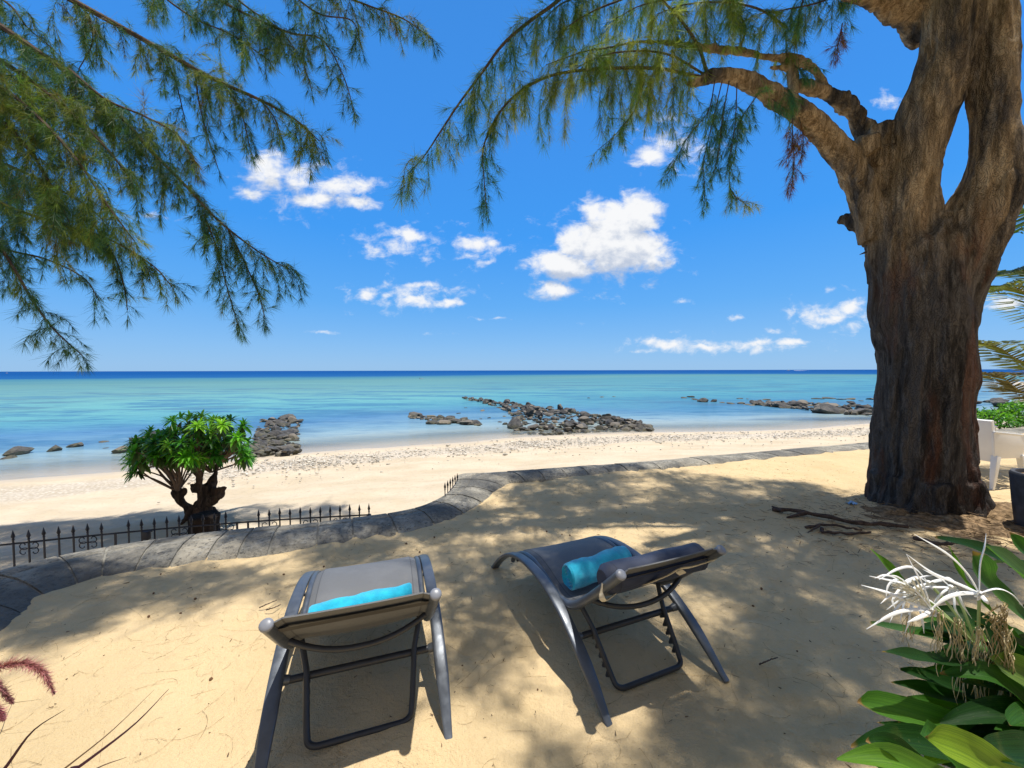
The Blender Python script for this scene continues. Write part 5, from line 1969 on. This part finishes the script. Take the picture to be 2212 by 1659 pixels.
def towel(root, u0, u1, s0, s1, hh, r, label, seed):
    """rolled towel lying across a lounger seat"""
    Mx = Matrix.Translation(root.location) @ Matrix.Rotation(root.rotation_euler.z, 4, 'Z')
    mb = MB()
    n, m_ = 40, 36
    rows = []
    tr = np.random.default_rng(seed)
    for i in range(n):
        t = i / (n - 1)
        c = V(u0 + (u1 - u0) * t, s0 + (s1 - s0) * t, hh)
        row = []
        for k in range(m_ + 1):
            a = 2 * math.pi * k / m_
            rr = r * (1 + .085 * float(fbm(np.array([t * 5.0]), np.array([math.cos(a) * 1.2 + seed]), np.array([math.sin(a) * 1.2]), 3)[0])) * (1 + .10 * math.exp(-((t - .62) / .12) ** 2) * max(0, math.sin(a)))
            if 6 < k < 27: rr *= 1.055
            if k in (6, 27): rr *= 1.03
            zz = math.sin(a) * rr
            zz = max(zz, -r * .86)
            row.append(c + V(0, math.cos(a) * rr, zz))
        rows.append(row)
    mb.grid(rows)
    for (row, sgn) in ((rows[0], -1), (rows[-1], 1)):
        ctr = sum((Vector(p) for p in row[:-1]), V(0, 0, 0)) / m_
        ring = [row]
        for q in range(1, 9):
            f = 1 - q / 8
            dx = sgn * (.010 if q % 2 else -.014)
            ring.append([ctr + (Vector(p) - ctr) * f + V(dx, 0, 0) for p in row])
        mb.grid(ring)
    mb.v = [tuple(Mx @ Vector(p)) for p in mb.v]
    o = mb.build('rolled_towel', M['towel'], None, Mx @ V((u0 + u1) / 2, (s0 + s1) / 2, hh))
    tag(o, label, 'towel')
    return o


towel(lo1, -.25, .235, .52, .56, .350, .055, 'rolled turquoise towel on the left lounger, half hidden by its backrest', 3)
towel(lo2, -.245, .215, .56, .62, .378, .073, 'rolled turquoise towel on the seat of the lounger with the navy pillow', 8)

# ------------------------------------------------------------------ white armchairs, planter, hedge, palm on the right
def plate(mb, pts, th, nrm):
    n_ = len(pts)
    nv = Vector(nrm) * th / 2
    mb.add([Vector(p) + nv for p in pts] + [Vector(p) - nv for p in pts], [tuple(range(n_)), tuple(range(2 * n_ - 1, n_ - 1, -1))] + [(k, n_ + k, n_ + (k + 1) % n_, (k + 1) % n_) for k in range(n_)])


def make_chair(loc, rz, label):
    root = empty('armchair', loc, rz)
    tag(root, label, 'chair', 'white plastic armchairs')
    mb = MB(); mb.box((0, 0, .43), (.50, .48, .035)); mb.build('seat', M['white_plastic'], root, None, bevel=.012)
    mb = MB(); plate(mb, [(-.28, -.20, .36), (.28, -.20, .36), (.285, -.30, .92), (-.285, -.30, .92)], .055, (0, 1, .2)); mb.build('backrest', M['white_plastic'], root, None, bevel=.01)
    for sd_ in (-1, 1):
        mb = MB(); plate(mb, [(sd_ * .285, -.25, .41), (sd_ * .285, .24, .40), (sd_ * .285, .27, .70), (sd_ * .285, -.30, .76)], .03, (1, 0, 0)); mb.build('side_panel', M['white_plastic'], root, None, bevel=.01)
        mb = MB(); mb.box((sd_ * .285, -.012, .738), (.055, .57, .022), Matrix.Rotation(-.105, 3, 'X')); mb.build('armrest', M['white_plastic'], root, None, bevel=.008)
        for yy in (-1, 1):
            mb = MB()
            a = V(sd_ * .285, yy * .22, .44); b = V(sd_ * .30, yy * .29, 0)
            mb.tube([a, a.lerp(b, .5), b], [.048, .04, .026], 4, lateral=(1, 1, 0)); mb.build('leg', M['white_plastic'], root, None, bevel=.006)
    return root


p = at(2143, 1058, z=0)
rz_ = R(-80)
off_ = Matrix.Rotation(rz_, 3, 'Z') @ V(.30, -.29, 0)
make_chair((p.x - off_.x, p.y - off_.y, 0), rz_, 'white plastic armchair just right of the big trunk, nearest the camera')
make_chair((p.x + 1.0, p.y + 1.25, 0), R(150), 'white plastic armchair farther back, in front of the hedge')

# planter at the right edge
pp_ = at(2184, 1085, Y=3.55)
pc = V(pp_.x + .54, pp_.y + .1, 0)
pzt = at(2190, 1036, Y=3.5).z
planter = empty('planter', (pc.x, pc.y, 0))
tag(planter, 'dark grey rounded planter at the right edge in front of the white chairs', 'planter')
mb = MB()
mb.lathe((0, 0, 0), [(.10, 0), (.19, .0), (.225, .05), (.25, pzt * .5), (.27, pzt - .05), (.272, pzt - .02), (.262, pzt), (.235, pzt), (.228, pzt - .03), (.22, pzt - .12)], 30)
mb.build('pot', M['planter'], planter)
mb = MB(); mb.lathe((0, 0, pzt - .035), [(.222, 0), (.15, .012), (.01, .02)], 20); mb.build('soil', M['soil'], planter)

# hedge behind the chairs
hp = at(2165, 925, Y=10.8)
hedge = empty('hedge', (hp.x + .9, 11.2, -.05))
tag(hedge, 'low bright green hedge behind the white chairs at the right edge', 'hedge')
V_, F_, C_ = [], [], []
hr = np.random.default_rng(33)
for _ in range(5200):
    u = hr.uniform(-1, 1); a = hr.uniform(0, math.pi)
    wob = .8 + .25 * math.sin(u * 7.0) + .2 * hr.random()
    rad = hr.uniform(.72, 1.0)
    x = 1.9 * u; y = math.cos(a) * .75 * wob * rad; z = .05 + math.sin(a) * (.42 + .16 * math.tanh((u + .45) * 3)) * wob * rad * 1.05
    d = unit(np.array([hr.normal(), math.cos(a) + hr.normal() * .7, math.sin(a) + hr.normal() * .7]))
    L = hr.uniform(.07, .13)
    c = np.array([(.08, .24, .025), (.15, .34, .035), (.045, .14, .02)][hr.integers(3)]) * hr.uniform(.7, 1.3)
    lance_leaf(V_, F_, C_, (x, y, z), d, L, L * .5, .3, tuple(c) + (1,))
mesh_obj('crown', np.array(V_), np.array(F_), M['hedge'], True, {'tint': ('FLOAT_COLOR', np.array(C_))}, hedge)
mb = MB()
for k in range(14):
    x = -1.8 + k * .27
    mb.tube([(x, 0, -.5), (x + .05, .05, .2), (x + .12, hr.normal() * .3, .5)], [.03, .02, .008], 6)
mb.build('stem', M['bark_thin'], hedge)

# palm fronds reaching in from the right
palm = empty('palm_tree', (11.3, 6.3, 0))
tag(palm, 'palm tree outside the right edge with yellow green fronds reaching in', 'palm')
mb = MB(); mb.tube(spline([(0, 0, -.3), (.1, 0, 1.2), (.05, 0, 2.6)], 10), list(np.linspace(.2, .13, 10)), 12); mb.build('trunk', M['bark'], palm)


def frond(pts, leaf, colr, droop=.5, seed=1):
    fr2 = np.random.default_rng(seed)
    path = spline(pts, 40)
    mb = MB()
    mb.tube(path - np.array(palm.location), list(np.linspace(.016, .003, 40)), 6)
    st = mb.build('frond', simple('frond_rib', (.20, .17, .05), .5), palm)
    B = Blades()
    for k in range(3, 40):
        t = k / 39
        tn_ = unit(path[min(k + 1, 39)] - path[k - 1])
        sdv_ = unit(np.cross(tn_, [0, 0, 1.0]))
        for sg in (-1, 1):
            for _ in range(3):
                L = leaf * (math.sin(math.pi * min(1, .18 + .78 * t)) ** .8) * fr2.uniform(.85, 1.1)
                d = unit(sdv_ * sg * .8 + tn_ * .65 + np.array([0, 0, .12]) + fr2.normal(size=3) * .06)
                c = np.array(colr) * fr2.uniform(.9, 1.9)
                p0 = path[k] + tn_ * fr2.uniform(0, .02)
                p1 = p0 + d * L * .55
                p2 = p1 + unit(d + np.array([0, 0, -droop])) * L * .5
                B.add(p0, p1 + (p2 - p1) * .05, .024, c)
                B.add(p1, p2, .021, c)
    B.build('leaflets', M['palm'], st, palm.location)


Yp = 6.2
base = (11.35, 6.3, 2.6)
frond([base, at(2300, 690, Y=Yp), at(2215, 632, Y=6.1), at(2165, 618, Y=6.05), at(2128, 632, Y=6.0)], .55, (.14, .16, .035), .5, 1)
frond([base, at(2330, 660, Y=Yp), at(2260, 600, Y=6.15), at(2200, 585, Y=6.1), at(2160, 592, Y=6.05)], .5, (.07, .10, .05), .4, 5)
frond([base, at(2330, 790, Y=Yp), at(2215, 782, Y=5.9), at(2160, 752, Y=5.7), at(2110, 738, Y=5.6)], .5, (.12, .13, .03), .3, 2)
frond([base, at(2330, 850, Y=Yp), at(2220, 850, Y=5.8), at(2165, 815, Y=5.6), at(2118, 805, Y=5.5)], .42, (.11, .09, .03), .3, 3)
frond([base, at(2310, 470, Y=Yp), at(2240, 450, Y=6.0), at(2200, 500, Y=5.9)], .5, (.06, .10, .03), .6, 4)

# ------------------------------------------------------------------ spider lilies at lower right
def strap_leaf(root, pts, width, color, fold=.55, name='leaf', twist=0.0, facing=(-.35, -.55, 1), blunt=False):
    n = 22
    path = spline(pts, n)
    width = width * .84
    m_ = 7
    Vv, UVs = [], []
    for k in range(n):
        t = k / (n - 1)
        tn_ = unit(path[min(k + 1, n - 1)] - path[max(k - 1, 0)])
        nr_ = np.array(facing, float); nr_ = unit(nr_ - tn_ * (nr_ @ tn_))
        if twist:
            q = Quaternion(Vector(tn_), twist * t); nr_ = np.array(q @ Vector(nr_))
        sdv_ = np.cross(tn_, nr_)
        w = width * min(1, .55 + t * 1.2) * (1 if t < .5 else max(.03, (1 - ((t - .5) / .5) ** (3.0 if not blunt else 9)))) ** .8
        wav = .004 * math.sin(t * 21 + width * 90)
        for j in range(m_):
            u = j / (m_ - 1) * 2 - 1
            lift = fold * (abs(u) ** 1.5) * w * .5 + wav * u
            Vv.append(path[k] + sdv_ * u * w / 2 + nr_ * lift)
            UVs.append((j / (m_ - 1), t))
    F = grid_faces(n, m_)
    v = np.array(Vv) - np.array(tuple(root.location))
    o = mesh_obj(name, v, F, M['strapleaf'], True, {'tint': ('FLOAT_COLOR', np.tile(np.array([*color, 1.0]), (len(v), 1)))}, root)
    uvl = o.data.uv_layers.new(name='UVMap')
    li = np.zeros(len(o.data.loops), np.int32); o.data.loops.foreach_get('vertex_index', li)
    uvl.data.foreach_set('uv', np.array(UVs, np.float32)[li].ravel())
    return o


lily = empty('spider_lily', (1.62, .92, 0))
tag(lily, 'spider lily clump with white spidery flowers and broad strap leaves at lower right', 'plant')
LB = V(1.62, .92, .15)
DKG, MDG, LTG, YLG = (.012, .044, .009), (.028, .092, .013), (.070, .165, .018), (.15, .24, .016)


def L_(pts, w, c, **k):
    strap_leaf(lily, [LB + V(random.uniform(-.06, .06), random.uniform(-.06, .06), 0)] + [at(x, y, Y=Y) for x, y, Y in pts], w, c, **k)


# big leaf pointing left at the mid height
L_([(2290, 1660, 1.0), (2140, 1605, .95), (1990, 1552, .93), (1852, 1515, .92)], .082, (.045, .125, .016), blunt=True, facing=(-.2, -.5, 1))
L_([(2290, 1640, 1.05), (2140, 1590, 1.0), (2020, 1560, .98), (1940, 1560, .95)], .07, DKG)
L_([(2260, 1690, .9), (2120, 1640, .85), (1960, 1600, .83), (1838, 1612, .80)], .07, DKG)
L_([(2230, 1750, .82), (2120, 1700, .78), (2010, 1590, .76), (2080, 1640, .72)], .06, MDG)
L_([(2300, 1760, .8), (2190, 1690, .75), (2090, 1625, .73), (2000, 1590, .72)], .075, YLG, blunt=True, facing=(-.2, -.8, .8))
L_([(2150, 1760, .75), (2050, 1700, .72), (1930, 1640, .72), (1808, 1640, .72)], .055, LTG)
L_([(2100, 1800, .75), (2010, 1690, .74), (1930, 1620, .74), (1870, 1600, .74)], .06, DKG)
L_([(2330, 1600, 1.1), (2180, 1530, 1.08), (2050, 1480, 1.06), (1945, 1445, 1.05)], .075, DKG)
L_([(2300, 1480, 1.15), (2190, 1440, 1.15), (2060, 1390, 1.15), (1880, 1345, 1.15)], .072, (.045, .11, .04), facing=(-.3, -.3, 1))
L_([(2350, 1540, 1.05), (2250, 1480, 1.0), (2170, 1440, .98), (2140, 1420, .97)], .10, (.11, .18, .03), facing=(-.1, -.9, .7))
L_([(2300, 1420, 1.25), (2200, 1330, 1.25), (2130, 1260, 1.25), (2100, 1190, 1.25)], .10, (.05, .12, .04), blunt=True)
L_([(2330, 1380, 1.2), (2260, 1300, 1.2), (2190, 1230, 1.2), (2130, 1180, 1.2)], .11, (.055, .13, .045))
L_([(2310, 1360, 1.3), (2210, 1240, 1.3), (2120, 1190, 1.3), (2020, 1160, 1.3)], .07, DKG)
L_([(2120, 1440, 1.2), (2000, 1320, 1.22), (1930, 1240, 1.22), (1880, 1185, 1.22)], .045, LTG)
L_([(2230, 1440, 1.2), (2130, 1310, 1.22), (2080, 1250, 1.22), (2050, 1180, 1.22)], .03, LTG)
L_([(2310, 1560, 1.1), (2200, 1480, 1.1), (2090, 1430, 1.1), (1960, 1420, 1.1)], .065, MDG)
L_([(2350, 1640, 1.0), (2250, 1560, .95), (2150, 1540, .93), (2030, 1560, .92)], .075, DKG)
L_([(2250, 1420, 1.3), (2120, 1370, 1.3), (2040, 1350, 1.3), (1990, 1340, 1.3)], .06, (.05, .115, .035))
L_([(2340, 1330, 1.3), (2280, 1250, 1.3), (2220, 1200, 1.3), (2180, 1150, 1.32)], .10, MDG)
L_([(2360, 1700, .85), (2260, 1640, .8), (2180, 1630, .78), (2110, 1620, .76)], .085, DKG)
L_([(2380, 1500, .95), (2300, 1560, .9), (2230, 1640, .85), (2200, 1690, .8)], .09, MDG)
lrr = random.Random(12)
for k in range(46):
    x1, y1 = lrr.uniform(1960, 2240), lrr.uniform(1330, 1700)
    Yt = lrr.uniform(1.08, 1.28) if y1 < 1530 else lrr.uniform(.8, 1.0)
    m1 = at(x1 + (2330 - x1) * .35, y1 - 10 + (1600 - y1) * .2, Y=Yt + .06)
    m2 = at(x1 + (2330 - x1) * .7, y1 + 10 + (1600 - y1) * .5, Y=Yt + .1)
    strap_leaf(lily, [LB, m2, m1, at(x1, y1 + lrr.uniform(0, 60), Y=Yt)], lrr.uniform(.042, .06), lrr.choice([DKG, DKG, DKG, MDG, MDG, LTG]), facing=(lrr.uniform(-.5, .2), lrr.uniform(-.9, -.2), 1), blunt=lrr.random() < .4)
for (x1, y1) in [(1905, 1395), (1925, 1470), (1895, 1560), (1960, 1500), (1870, 1655), (1985, 1425), (1935, 1600), (2000, 1545), (2045, 1395), (2075, 1450), (1990, 1640), (2060, 1600)]:
    Yt = lrr.uniform(.90, 1.12)
    m1 = at(x1 + 110, y1 + 32, Y=Yt + .04)
    m2 = at(x1 + 260, y1 + 90, Y=Yt + .10)
    strap_leaf(lily, [LB, m2, m1, at(x1, y1 + lrr.uniform(-15, 25), Y=Yt)], lrr.uniform(.038, .055), lrr.choice([DKG, DKG, MDG]), facing=(lrr.uniform(-.6, .1), lrr.uniform(-.9, -.2), 1))
for k in range(16):   # inner dark leaves closing the heart of the clump
    a = random.uniform(0, 6.28); L = random.uniform(.35, .6)
    tip = LB + V(math.cos(a) * L, math.sin(a) * L * .8, random.uniform(.3, .75))
    q = proj(tip)
    if q[0] < 1930: continue
    strap_leaf(lily, [LB, LB + V(math.cos(a) * .15, math.sin(a) * .12, .35), LB.lerp(tip, .7) + V(0, 0, .18), tip], random.uniform(.06, .09), random.choice([DKG, DKG, MDG]))
# flowering stalk
hub = at(2112, 1402, Y=1.02)
st = MB()
st.tube(spline([LB, at(2230, 1560, Y=1.0), at(2160, 1450, Y=1.02), hub], 14), list(np.linspace(.010, .008, 14)), 8)
st.sphere(hub, .022, 10, 7)
st.build('flower_stalk', simple('stalk_green', (.07, .14, .03), .5, 0, .4, 20, .2), lily, lily.location)


def petal_tube(mb, pts, w):
    mb.tube(spline(pts, 14), [w * k for k in np.concatenate([[.5, .75], np.linspace(1, .85, 8), [.7, .5, .3, .12]])], 6, flat=(1, .35))


FL = Blades()


def flower(center, Y, petals, w=.0065, tube_from=None):
    mb = MB()
    for pts in petals:
        petal_tube(mb, [at(x, y, Y=Y + dy) for x, y, dy in [(*center, 0)] + list(pts)], w * .68)
    c = at(*center, Y=Y)
    mb.sphere(c, .007, 8, 6)
    mb.grid([[c + V((.016 + .004 * math.cos(6 * a)) * math.cos(a) * q - .012 * q, -.004 - .01 * q, (.010 + .003 * math.cos(6 * a)) * math.sin(a) * q) for a in np.linspace(0, 6.283, 37)] for q in (.2, .6, 1.0)])
    o = mb.build('flower', M['petal'], lily, lily.location)
    a_ = o.data.attributes.new('tint', 'FLOAT_COLOR', 'POINT')
    a_.data.foreach_set('color', np.tile(np.array([.80, .80, .77, 1], np.float32), len(o.data.vertices)))
    s2 = MB()
    s2.tube(spline([hub, hub.lerp(c, .5) + V(0, 0, .015), c], 8), [.0036] * 8, 6)
    s2.build('flower_tube', simple('tube_green', (.30, .38, .14), .5), lily, lily.location)


def zz5(x, y):   # direction pairs read from the lower right corner
    return ((2000 + x * .3738) * .864, (1300 + y * .3738) * .864)


def Zp(lst):
    out = []
    for pet in lst:
        out.append([(*zz5(a, b), c) for a, b, c in pet])
    return out


flower(zz5(1200, 490), 1.0, Zp([
    [(1205, 300, -.01), (1235, 180, -.02), (1245, 90, -.01)],
    [(1120, 360, -.01), (990, 230, -.02), (765, 95, -.02)],
    [(1040, 420, .0), (880, 350, -.01), (715, 230, -.01)],
    [(1090, 490, -.02), (980, 520, -.03), (870, 600, -.03)],
    [(1320, 460, -.02), (1420, 500, -.03), (1500, 590, -.04)],
    [(1225, 520, -.02), (1245, 545, -.03), (1260, 565, -.03)]]), .0072)
flower(zz5(880, 600), 1.0, Zp([
    [(800, 500, -.02), (700, 430, -.02), (465, 375, -.02)],
    [(760, 560, -.02), (600, 490, -.03), (410, 435, -.03)],
    [(830, 450, -.01), (770, 340, -.02), (710, 225, -.02)],
    [(750, 600, -.03), (620, 630, -.04), (445, 730, -.04)],
    [(840, 630, -.03), (780, 660, -.04), (718, 685, -.04)],
    [(980, 520, -.02), (1050, 490, -.02), (1110, 480, -.02)]]), .0066)
flower(zz5(860, 420), 1.08, Zp([
    [(760, 320, -.02), (650, 330, -.02), (530, 400, -.03)],
    [(780, 380, -.02), (690, 430, -.03), (640, 520, -.04)],
    [(780, 450, -.03), (720, 500, -.03), (700, 570, -.03)],
    [(950, 400, 0), (1000, 390, 0), (1060, 430, 0)],
    [(770, 470, -.03), (690, 520, -.03), (580, 600, -.03)]]), .0055)
flower(zz5(700, 430), 1.04, Zp([
    [(640, 400, -.02), (590, 440, -.03), (575, 520, -.04)], [(660, 470, -.02), (620, 540, -.03), (640, 600, -.04)],
    [(740, 480, -.02), (760, 560, -.03), (720, 640, -.03)], [(620, 380, -.02), (560, 370, -.03), (500, 390, -.04)],
    [(760, 400, 0), (830, 380, 0), (900, 370, 0)], [(700, 500, -.03), (690, 580, -.04), (670, 680, -.04)]]), .0042)
flower(zz5(770, 510), 1.0, Zp([
    [(700, 540, -.02), (640, 600, -.03), (600, 690, -.04)], [(740, 590, -.02), (730, 680, -.03), (700, 760, -.03)],
    [(800, 590, -.02), (820, 680, -.03), (830, 760, -.03)], [(690, 490, -.02), (600, 510, -.03), (540, 560, -.04)],
    [(850, 530, 0), (900, 560, 0), (960, 620, 0)], [(720, 430, -.02), (650, 380, -.03), (590, 370, -.03)]]), .0040)
flower(zz5(1010, 450), 1.06, Zp([
    [(950, 400, -.01), (880, 360, -.02), (820, 330, -.02)], [(960, 480, -.02), (910, 540, -.02), (900, 600, -.03)],
    [(1060, 500, -.02), (1090, 570, -.03), (1150, 660, -.03)], [(1030, 520, -.02), (1040, 600, -.03), (1100, 690, -.03)],
    [(930, 450, -.02), (850, 450, -.02), (790, 480, -.03)]]), .0042)
# filaments
fl = MB()
for k in range(34):
    x0, y0 = 860 + random.uniform(-30, 20), 590 + random.uniform(-20, 20)
    x1, y1 = 640 + random.uniform(-40, 160), 420 + random.uniform(-40, 130)
    fl.tube(spline([at(*zz5(x0, y0), Y=1.0), at(*zz5((x0 + x1) / 2 - 10, (y0 + y1) / 2 - 40), Y=.98), at(*zz5(x1, y1), Y=.97)], 8), .0014, 4)
o = fl.build('stamen', M['petal'], lily, lily.location)
a_ = o.data.attributes.new('tint', 'FLOAT_COLOR', 'POINT')
a_.data.foreach_set('color', np.tile(np.array([.72, .70, .58, 1], np.float32), len(o.data.vertices)))
# withered flowers hanging
for (x0, y0, n_, L, sp_) in [(1060, 660, 16, 460, 50), (1200, 720, 22, 540, 65), (1330, 640, 18, 420, 75), (930, 620, 13, 330, 45), (720, 620, 9, 180, 32), (1400, 740, 14, 500, 55), (1350, 560, 12, 150, 80)]:
    wm = MB()
    for k in range(n_):
        xa, ya = x0 + random.uniform(-20, 20), y0 + random.uniform(-15, 30)
        LL_ = L * random.uniform(.55, 1.3)
        pts = []
        xx = xa
        for q in range(7):
            f = q / 6
            xx += random.uniform(-sp_, sp_) * .55
            pts.append(at(*zz5(xx, ya + LL_ * f), Y=1.0 - .03 * random.random()))
        wm.tube(spline(pts, 22), [random.uniform(.0008, .0019)] * 20 + [.0012, .0006], 5, flat=(1, .5))
    o = wm.build('withered_flower', M['wither'], lily, lily.location)
    a_ = o.data.attributes.new('tint', 'FLOAT_COLOR', 'POINT')
    cc = np.array([[.40, .30, .15, 1], [.55, .46, .28, 1], [.33, .22, .11, 1]])[random.randrange(3)]
    a_.data.foreach_set('color', np.tile(cc.astype(np.float32), len(o.data.vertices)))

# second clump, nearer the trunk
lily2 = empty('spider_lily', (2.75, 1.75, 0))
tag(lily2, 'dark strap-leaved lily clump without flowers between flowering clump and planter', 'plant')
for k in range(24):
    a = random.uniform(0, 6.28); L = random.uniform(.45, .75)
    b0 = V(2.75, 1.75, .1)
    tip = b0 + V(math.cos(a) * L, math.sin(a) * L, random.uniform(.25, .62))
    if proj(tip)[0] < 2110 or proj(tip)[1] < 1130: continue
    strap_leaf(lily2, [b0, b0 + V(math.cos(a) * .15, math.sin(a) * .15, .35), b0.lerp(tip, .65) + V(0, 0, .2), tip], random.uniform(.07, .10), random.choice([DKG, MDG, (.03, .085, .03)]))

# ------------------------------------------------------------------ purple fountain grass at lower left
fg = empty('fountain_grass', (-1.75, .72, 0))
tag(fg, 'purple fountain grass with pink furry plumes at the lower left corner', 'grass')
G0 = V(-1.75, .72, .02)


def blade(pts, w, c=(.055, .018, .022)):
    path = spline([G0] + pts, 18)
    mb = MB()
    mb.tube(path, [w * k for k in np.concatenate([np.linspace(.8, 1, 6), np.linspace(1, .12, 12)])], 4, flat=(1, .3))
    o = mb.build('blade', M['grass'], fg, fg.location)
    a_ = o.data.attributes.new('tint', 'FLOAT_COLOR', 'POINT')
    a_.data.foreach_set('color', np.tile(np.array([*c, 1], np.float32), len(o.data.vertices)))


blade([at(60, 1740, Y=.82), at(180, 1650, Y=.86), at(290, 1565, Y=.9), at(365, 1488, Y=.93)], .0046)
blade([at(40, 1740, Y=.84), at(140, 1660, Y=.88), at(240, 1580, Y=.92), at(333, 1490, Y=.95)], .0030, (.12, .07, .035))
blade([at(-60, 1740, Y=.8), at(10, 1660, Y=.84), at(70, 1580, Y=.88), at(140, 1533, Y=.92)], .0048)
blade([at(-80, 1640, Y=.86), at(-10, 1600, Y=.88), at(15, 1545, Y=.9), at(38, 1495, Y=.92)], .0034, (.04, .02, .03))
blade([at(100, 1740, Y=.8), at(200, 1665, Y=.82), at(275, 1635, Y=.84)], .0032, (.10, .055, .03))
blade([at(-120, 1600, Y=.9), at(20, 1585, Y=.9), at(150, 1570, Y=.92)], .0012, (.20, .14, .06))
blade([at(-90, 1590, Y=.86), at(-20, 1530, Y=.88), at(90, 1510, Y=.9)], .0014, (.16, .11, .05))


def plume(pts, w, c, seed):
    pr = np.random.default_rng(seed)
    path = spline(pts, 60)
    mb = MB(); mb.tube(spline([G0, (G0 + Vector(pts[0])) / 2 + V(0, 0, .1), pts[0]], 10), .0016, 5)
    mb.tube(path, .0014, 5)
    stem_o = mb.build('plume_stem', M['dead'], fg, fg.location)
    B = Blades()
    for k in range(58):
        t = k / 59
        n_ = 26
        tn_ = unit(path[k + 1] - path[k])
        ww = w * math.sin(math.pi * min(1, .12 + .86 * t)) ** .6
        d = unit(tn_ * .9 + pr.normal(size=(n_, 3)) * .55)
        b_0 = path[k] + (path[k + 1] - path[k]) * pr.random((n_, 1))
        B.add(b_0, b_0 + d * ww * pr.uniform(.6, 1.25, (n_, 1)), .0011, np.array(c)[None] * pr.uniform(.6, 1.4, (n_, 1)))
    B.build('plume', M['grass'], stem_o, fg.location)


plume([at(-50, 1472, Y=.9), at(0, 1442, Y=.9), at(50, 1433, Y=.9), at(92, 1452, Y=.9), at(118, 1500, Y=.9)], .024, (.42, .17, .17), 1)
plume([at(-40, 1470, Y=.88), at(-10, 1475, Y=.88), at(12, 1500, Y=.88), at(28, 1520, Y=.88)], .014, (.30, .13, .13), 2)
plume([at(-60, 1500, Y=.86), at(-30, 1515, Y=.86), at(-5, 1535, Y=.86), at(8, 1556, Y=.86)], .018, (.36, .12, .14), 3)

# ------------------------------------------------------------------ boats
def boat(x, y, L, label, rz=.2, cabin=True):
    p = at(x, y, z=SEA_Z)
    b = empty('motor_boat', (p.x, p.y, SEA_Z), rz)
    tag(b, label, 'boat')
    mb = MB()
    rows = []
    for t in np.linspace(-.5, .5, 9):
        w = L * .15 * (1 - max(0, t * 2) ** 2.2) + .01
        zt = L * .11 * (1 + .5 * max(0, t))
        rows.append([V(t * L, -w, zt), V(t * L, -w * .8, L * .02), V(t * L, 0, -L * .03), V(t * L, w * .8, L * .02), V(t * L, w, zt), V(t * L, -w, zt)])
    mb.grid(rows)
    mb.add(rows[0][:5], [(0, 1, 2, 3, 4)])
    mb.build('hull', M['hull'], b)
    if cabin:
        mb = MB(); mb.box((-.05 * L, 0, L * .19), (L * .32, L * .2, L * .15)); mb.build('cabin', M['hull'], b, None, bevel=L * .015)
        mb = MB(); mb.box((-.05 * L, 0, L * .205), (L * .325, L * .203, L * .06)); mb.build('cabin_window', M['glass'], b)
    else:
        mb = MB(); mb.box((-.44 * L, 0, L * .16), (L * .08, L * .08, L * .16)); mb.build('outboard_engine', M['glass'], b)
    return b


boat(15, 806.5, 4.2, 'white motor boat near the horizon at the far left edge', .1)
boat(1703, 800.6, 11, 'white speedboat with a wake on the horizon left of the trunk', math.pi - .05)
boat(911, 818.5, 1.7, 'small white dinghy in the lagoon near the middle of the view', .4, False)
p = at(1730, 800.7, z=SEA_Z)
mb = MB()
wk = random.Random(2)
rows = [[V(p.x - 22 + i * 2.4, p.y + (j - 2) * 3.0 * (.3 + i / 18), SEA_Z + .1 + .55 * wk.random() * (1 if 0 < j < 4 else 0) * (1 - i / 22)) for j in range(5)] for i in range(20)]
mb.grid(rows)
tag(mb.build('wake_foam', M['foam'], None, p), kind='stuff')
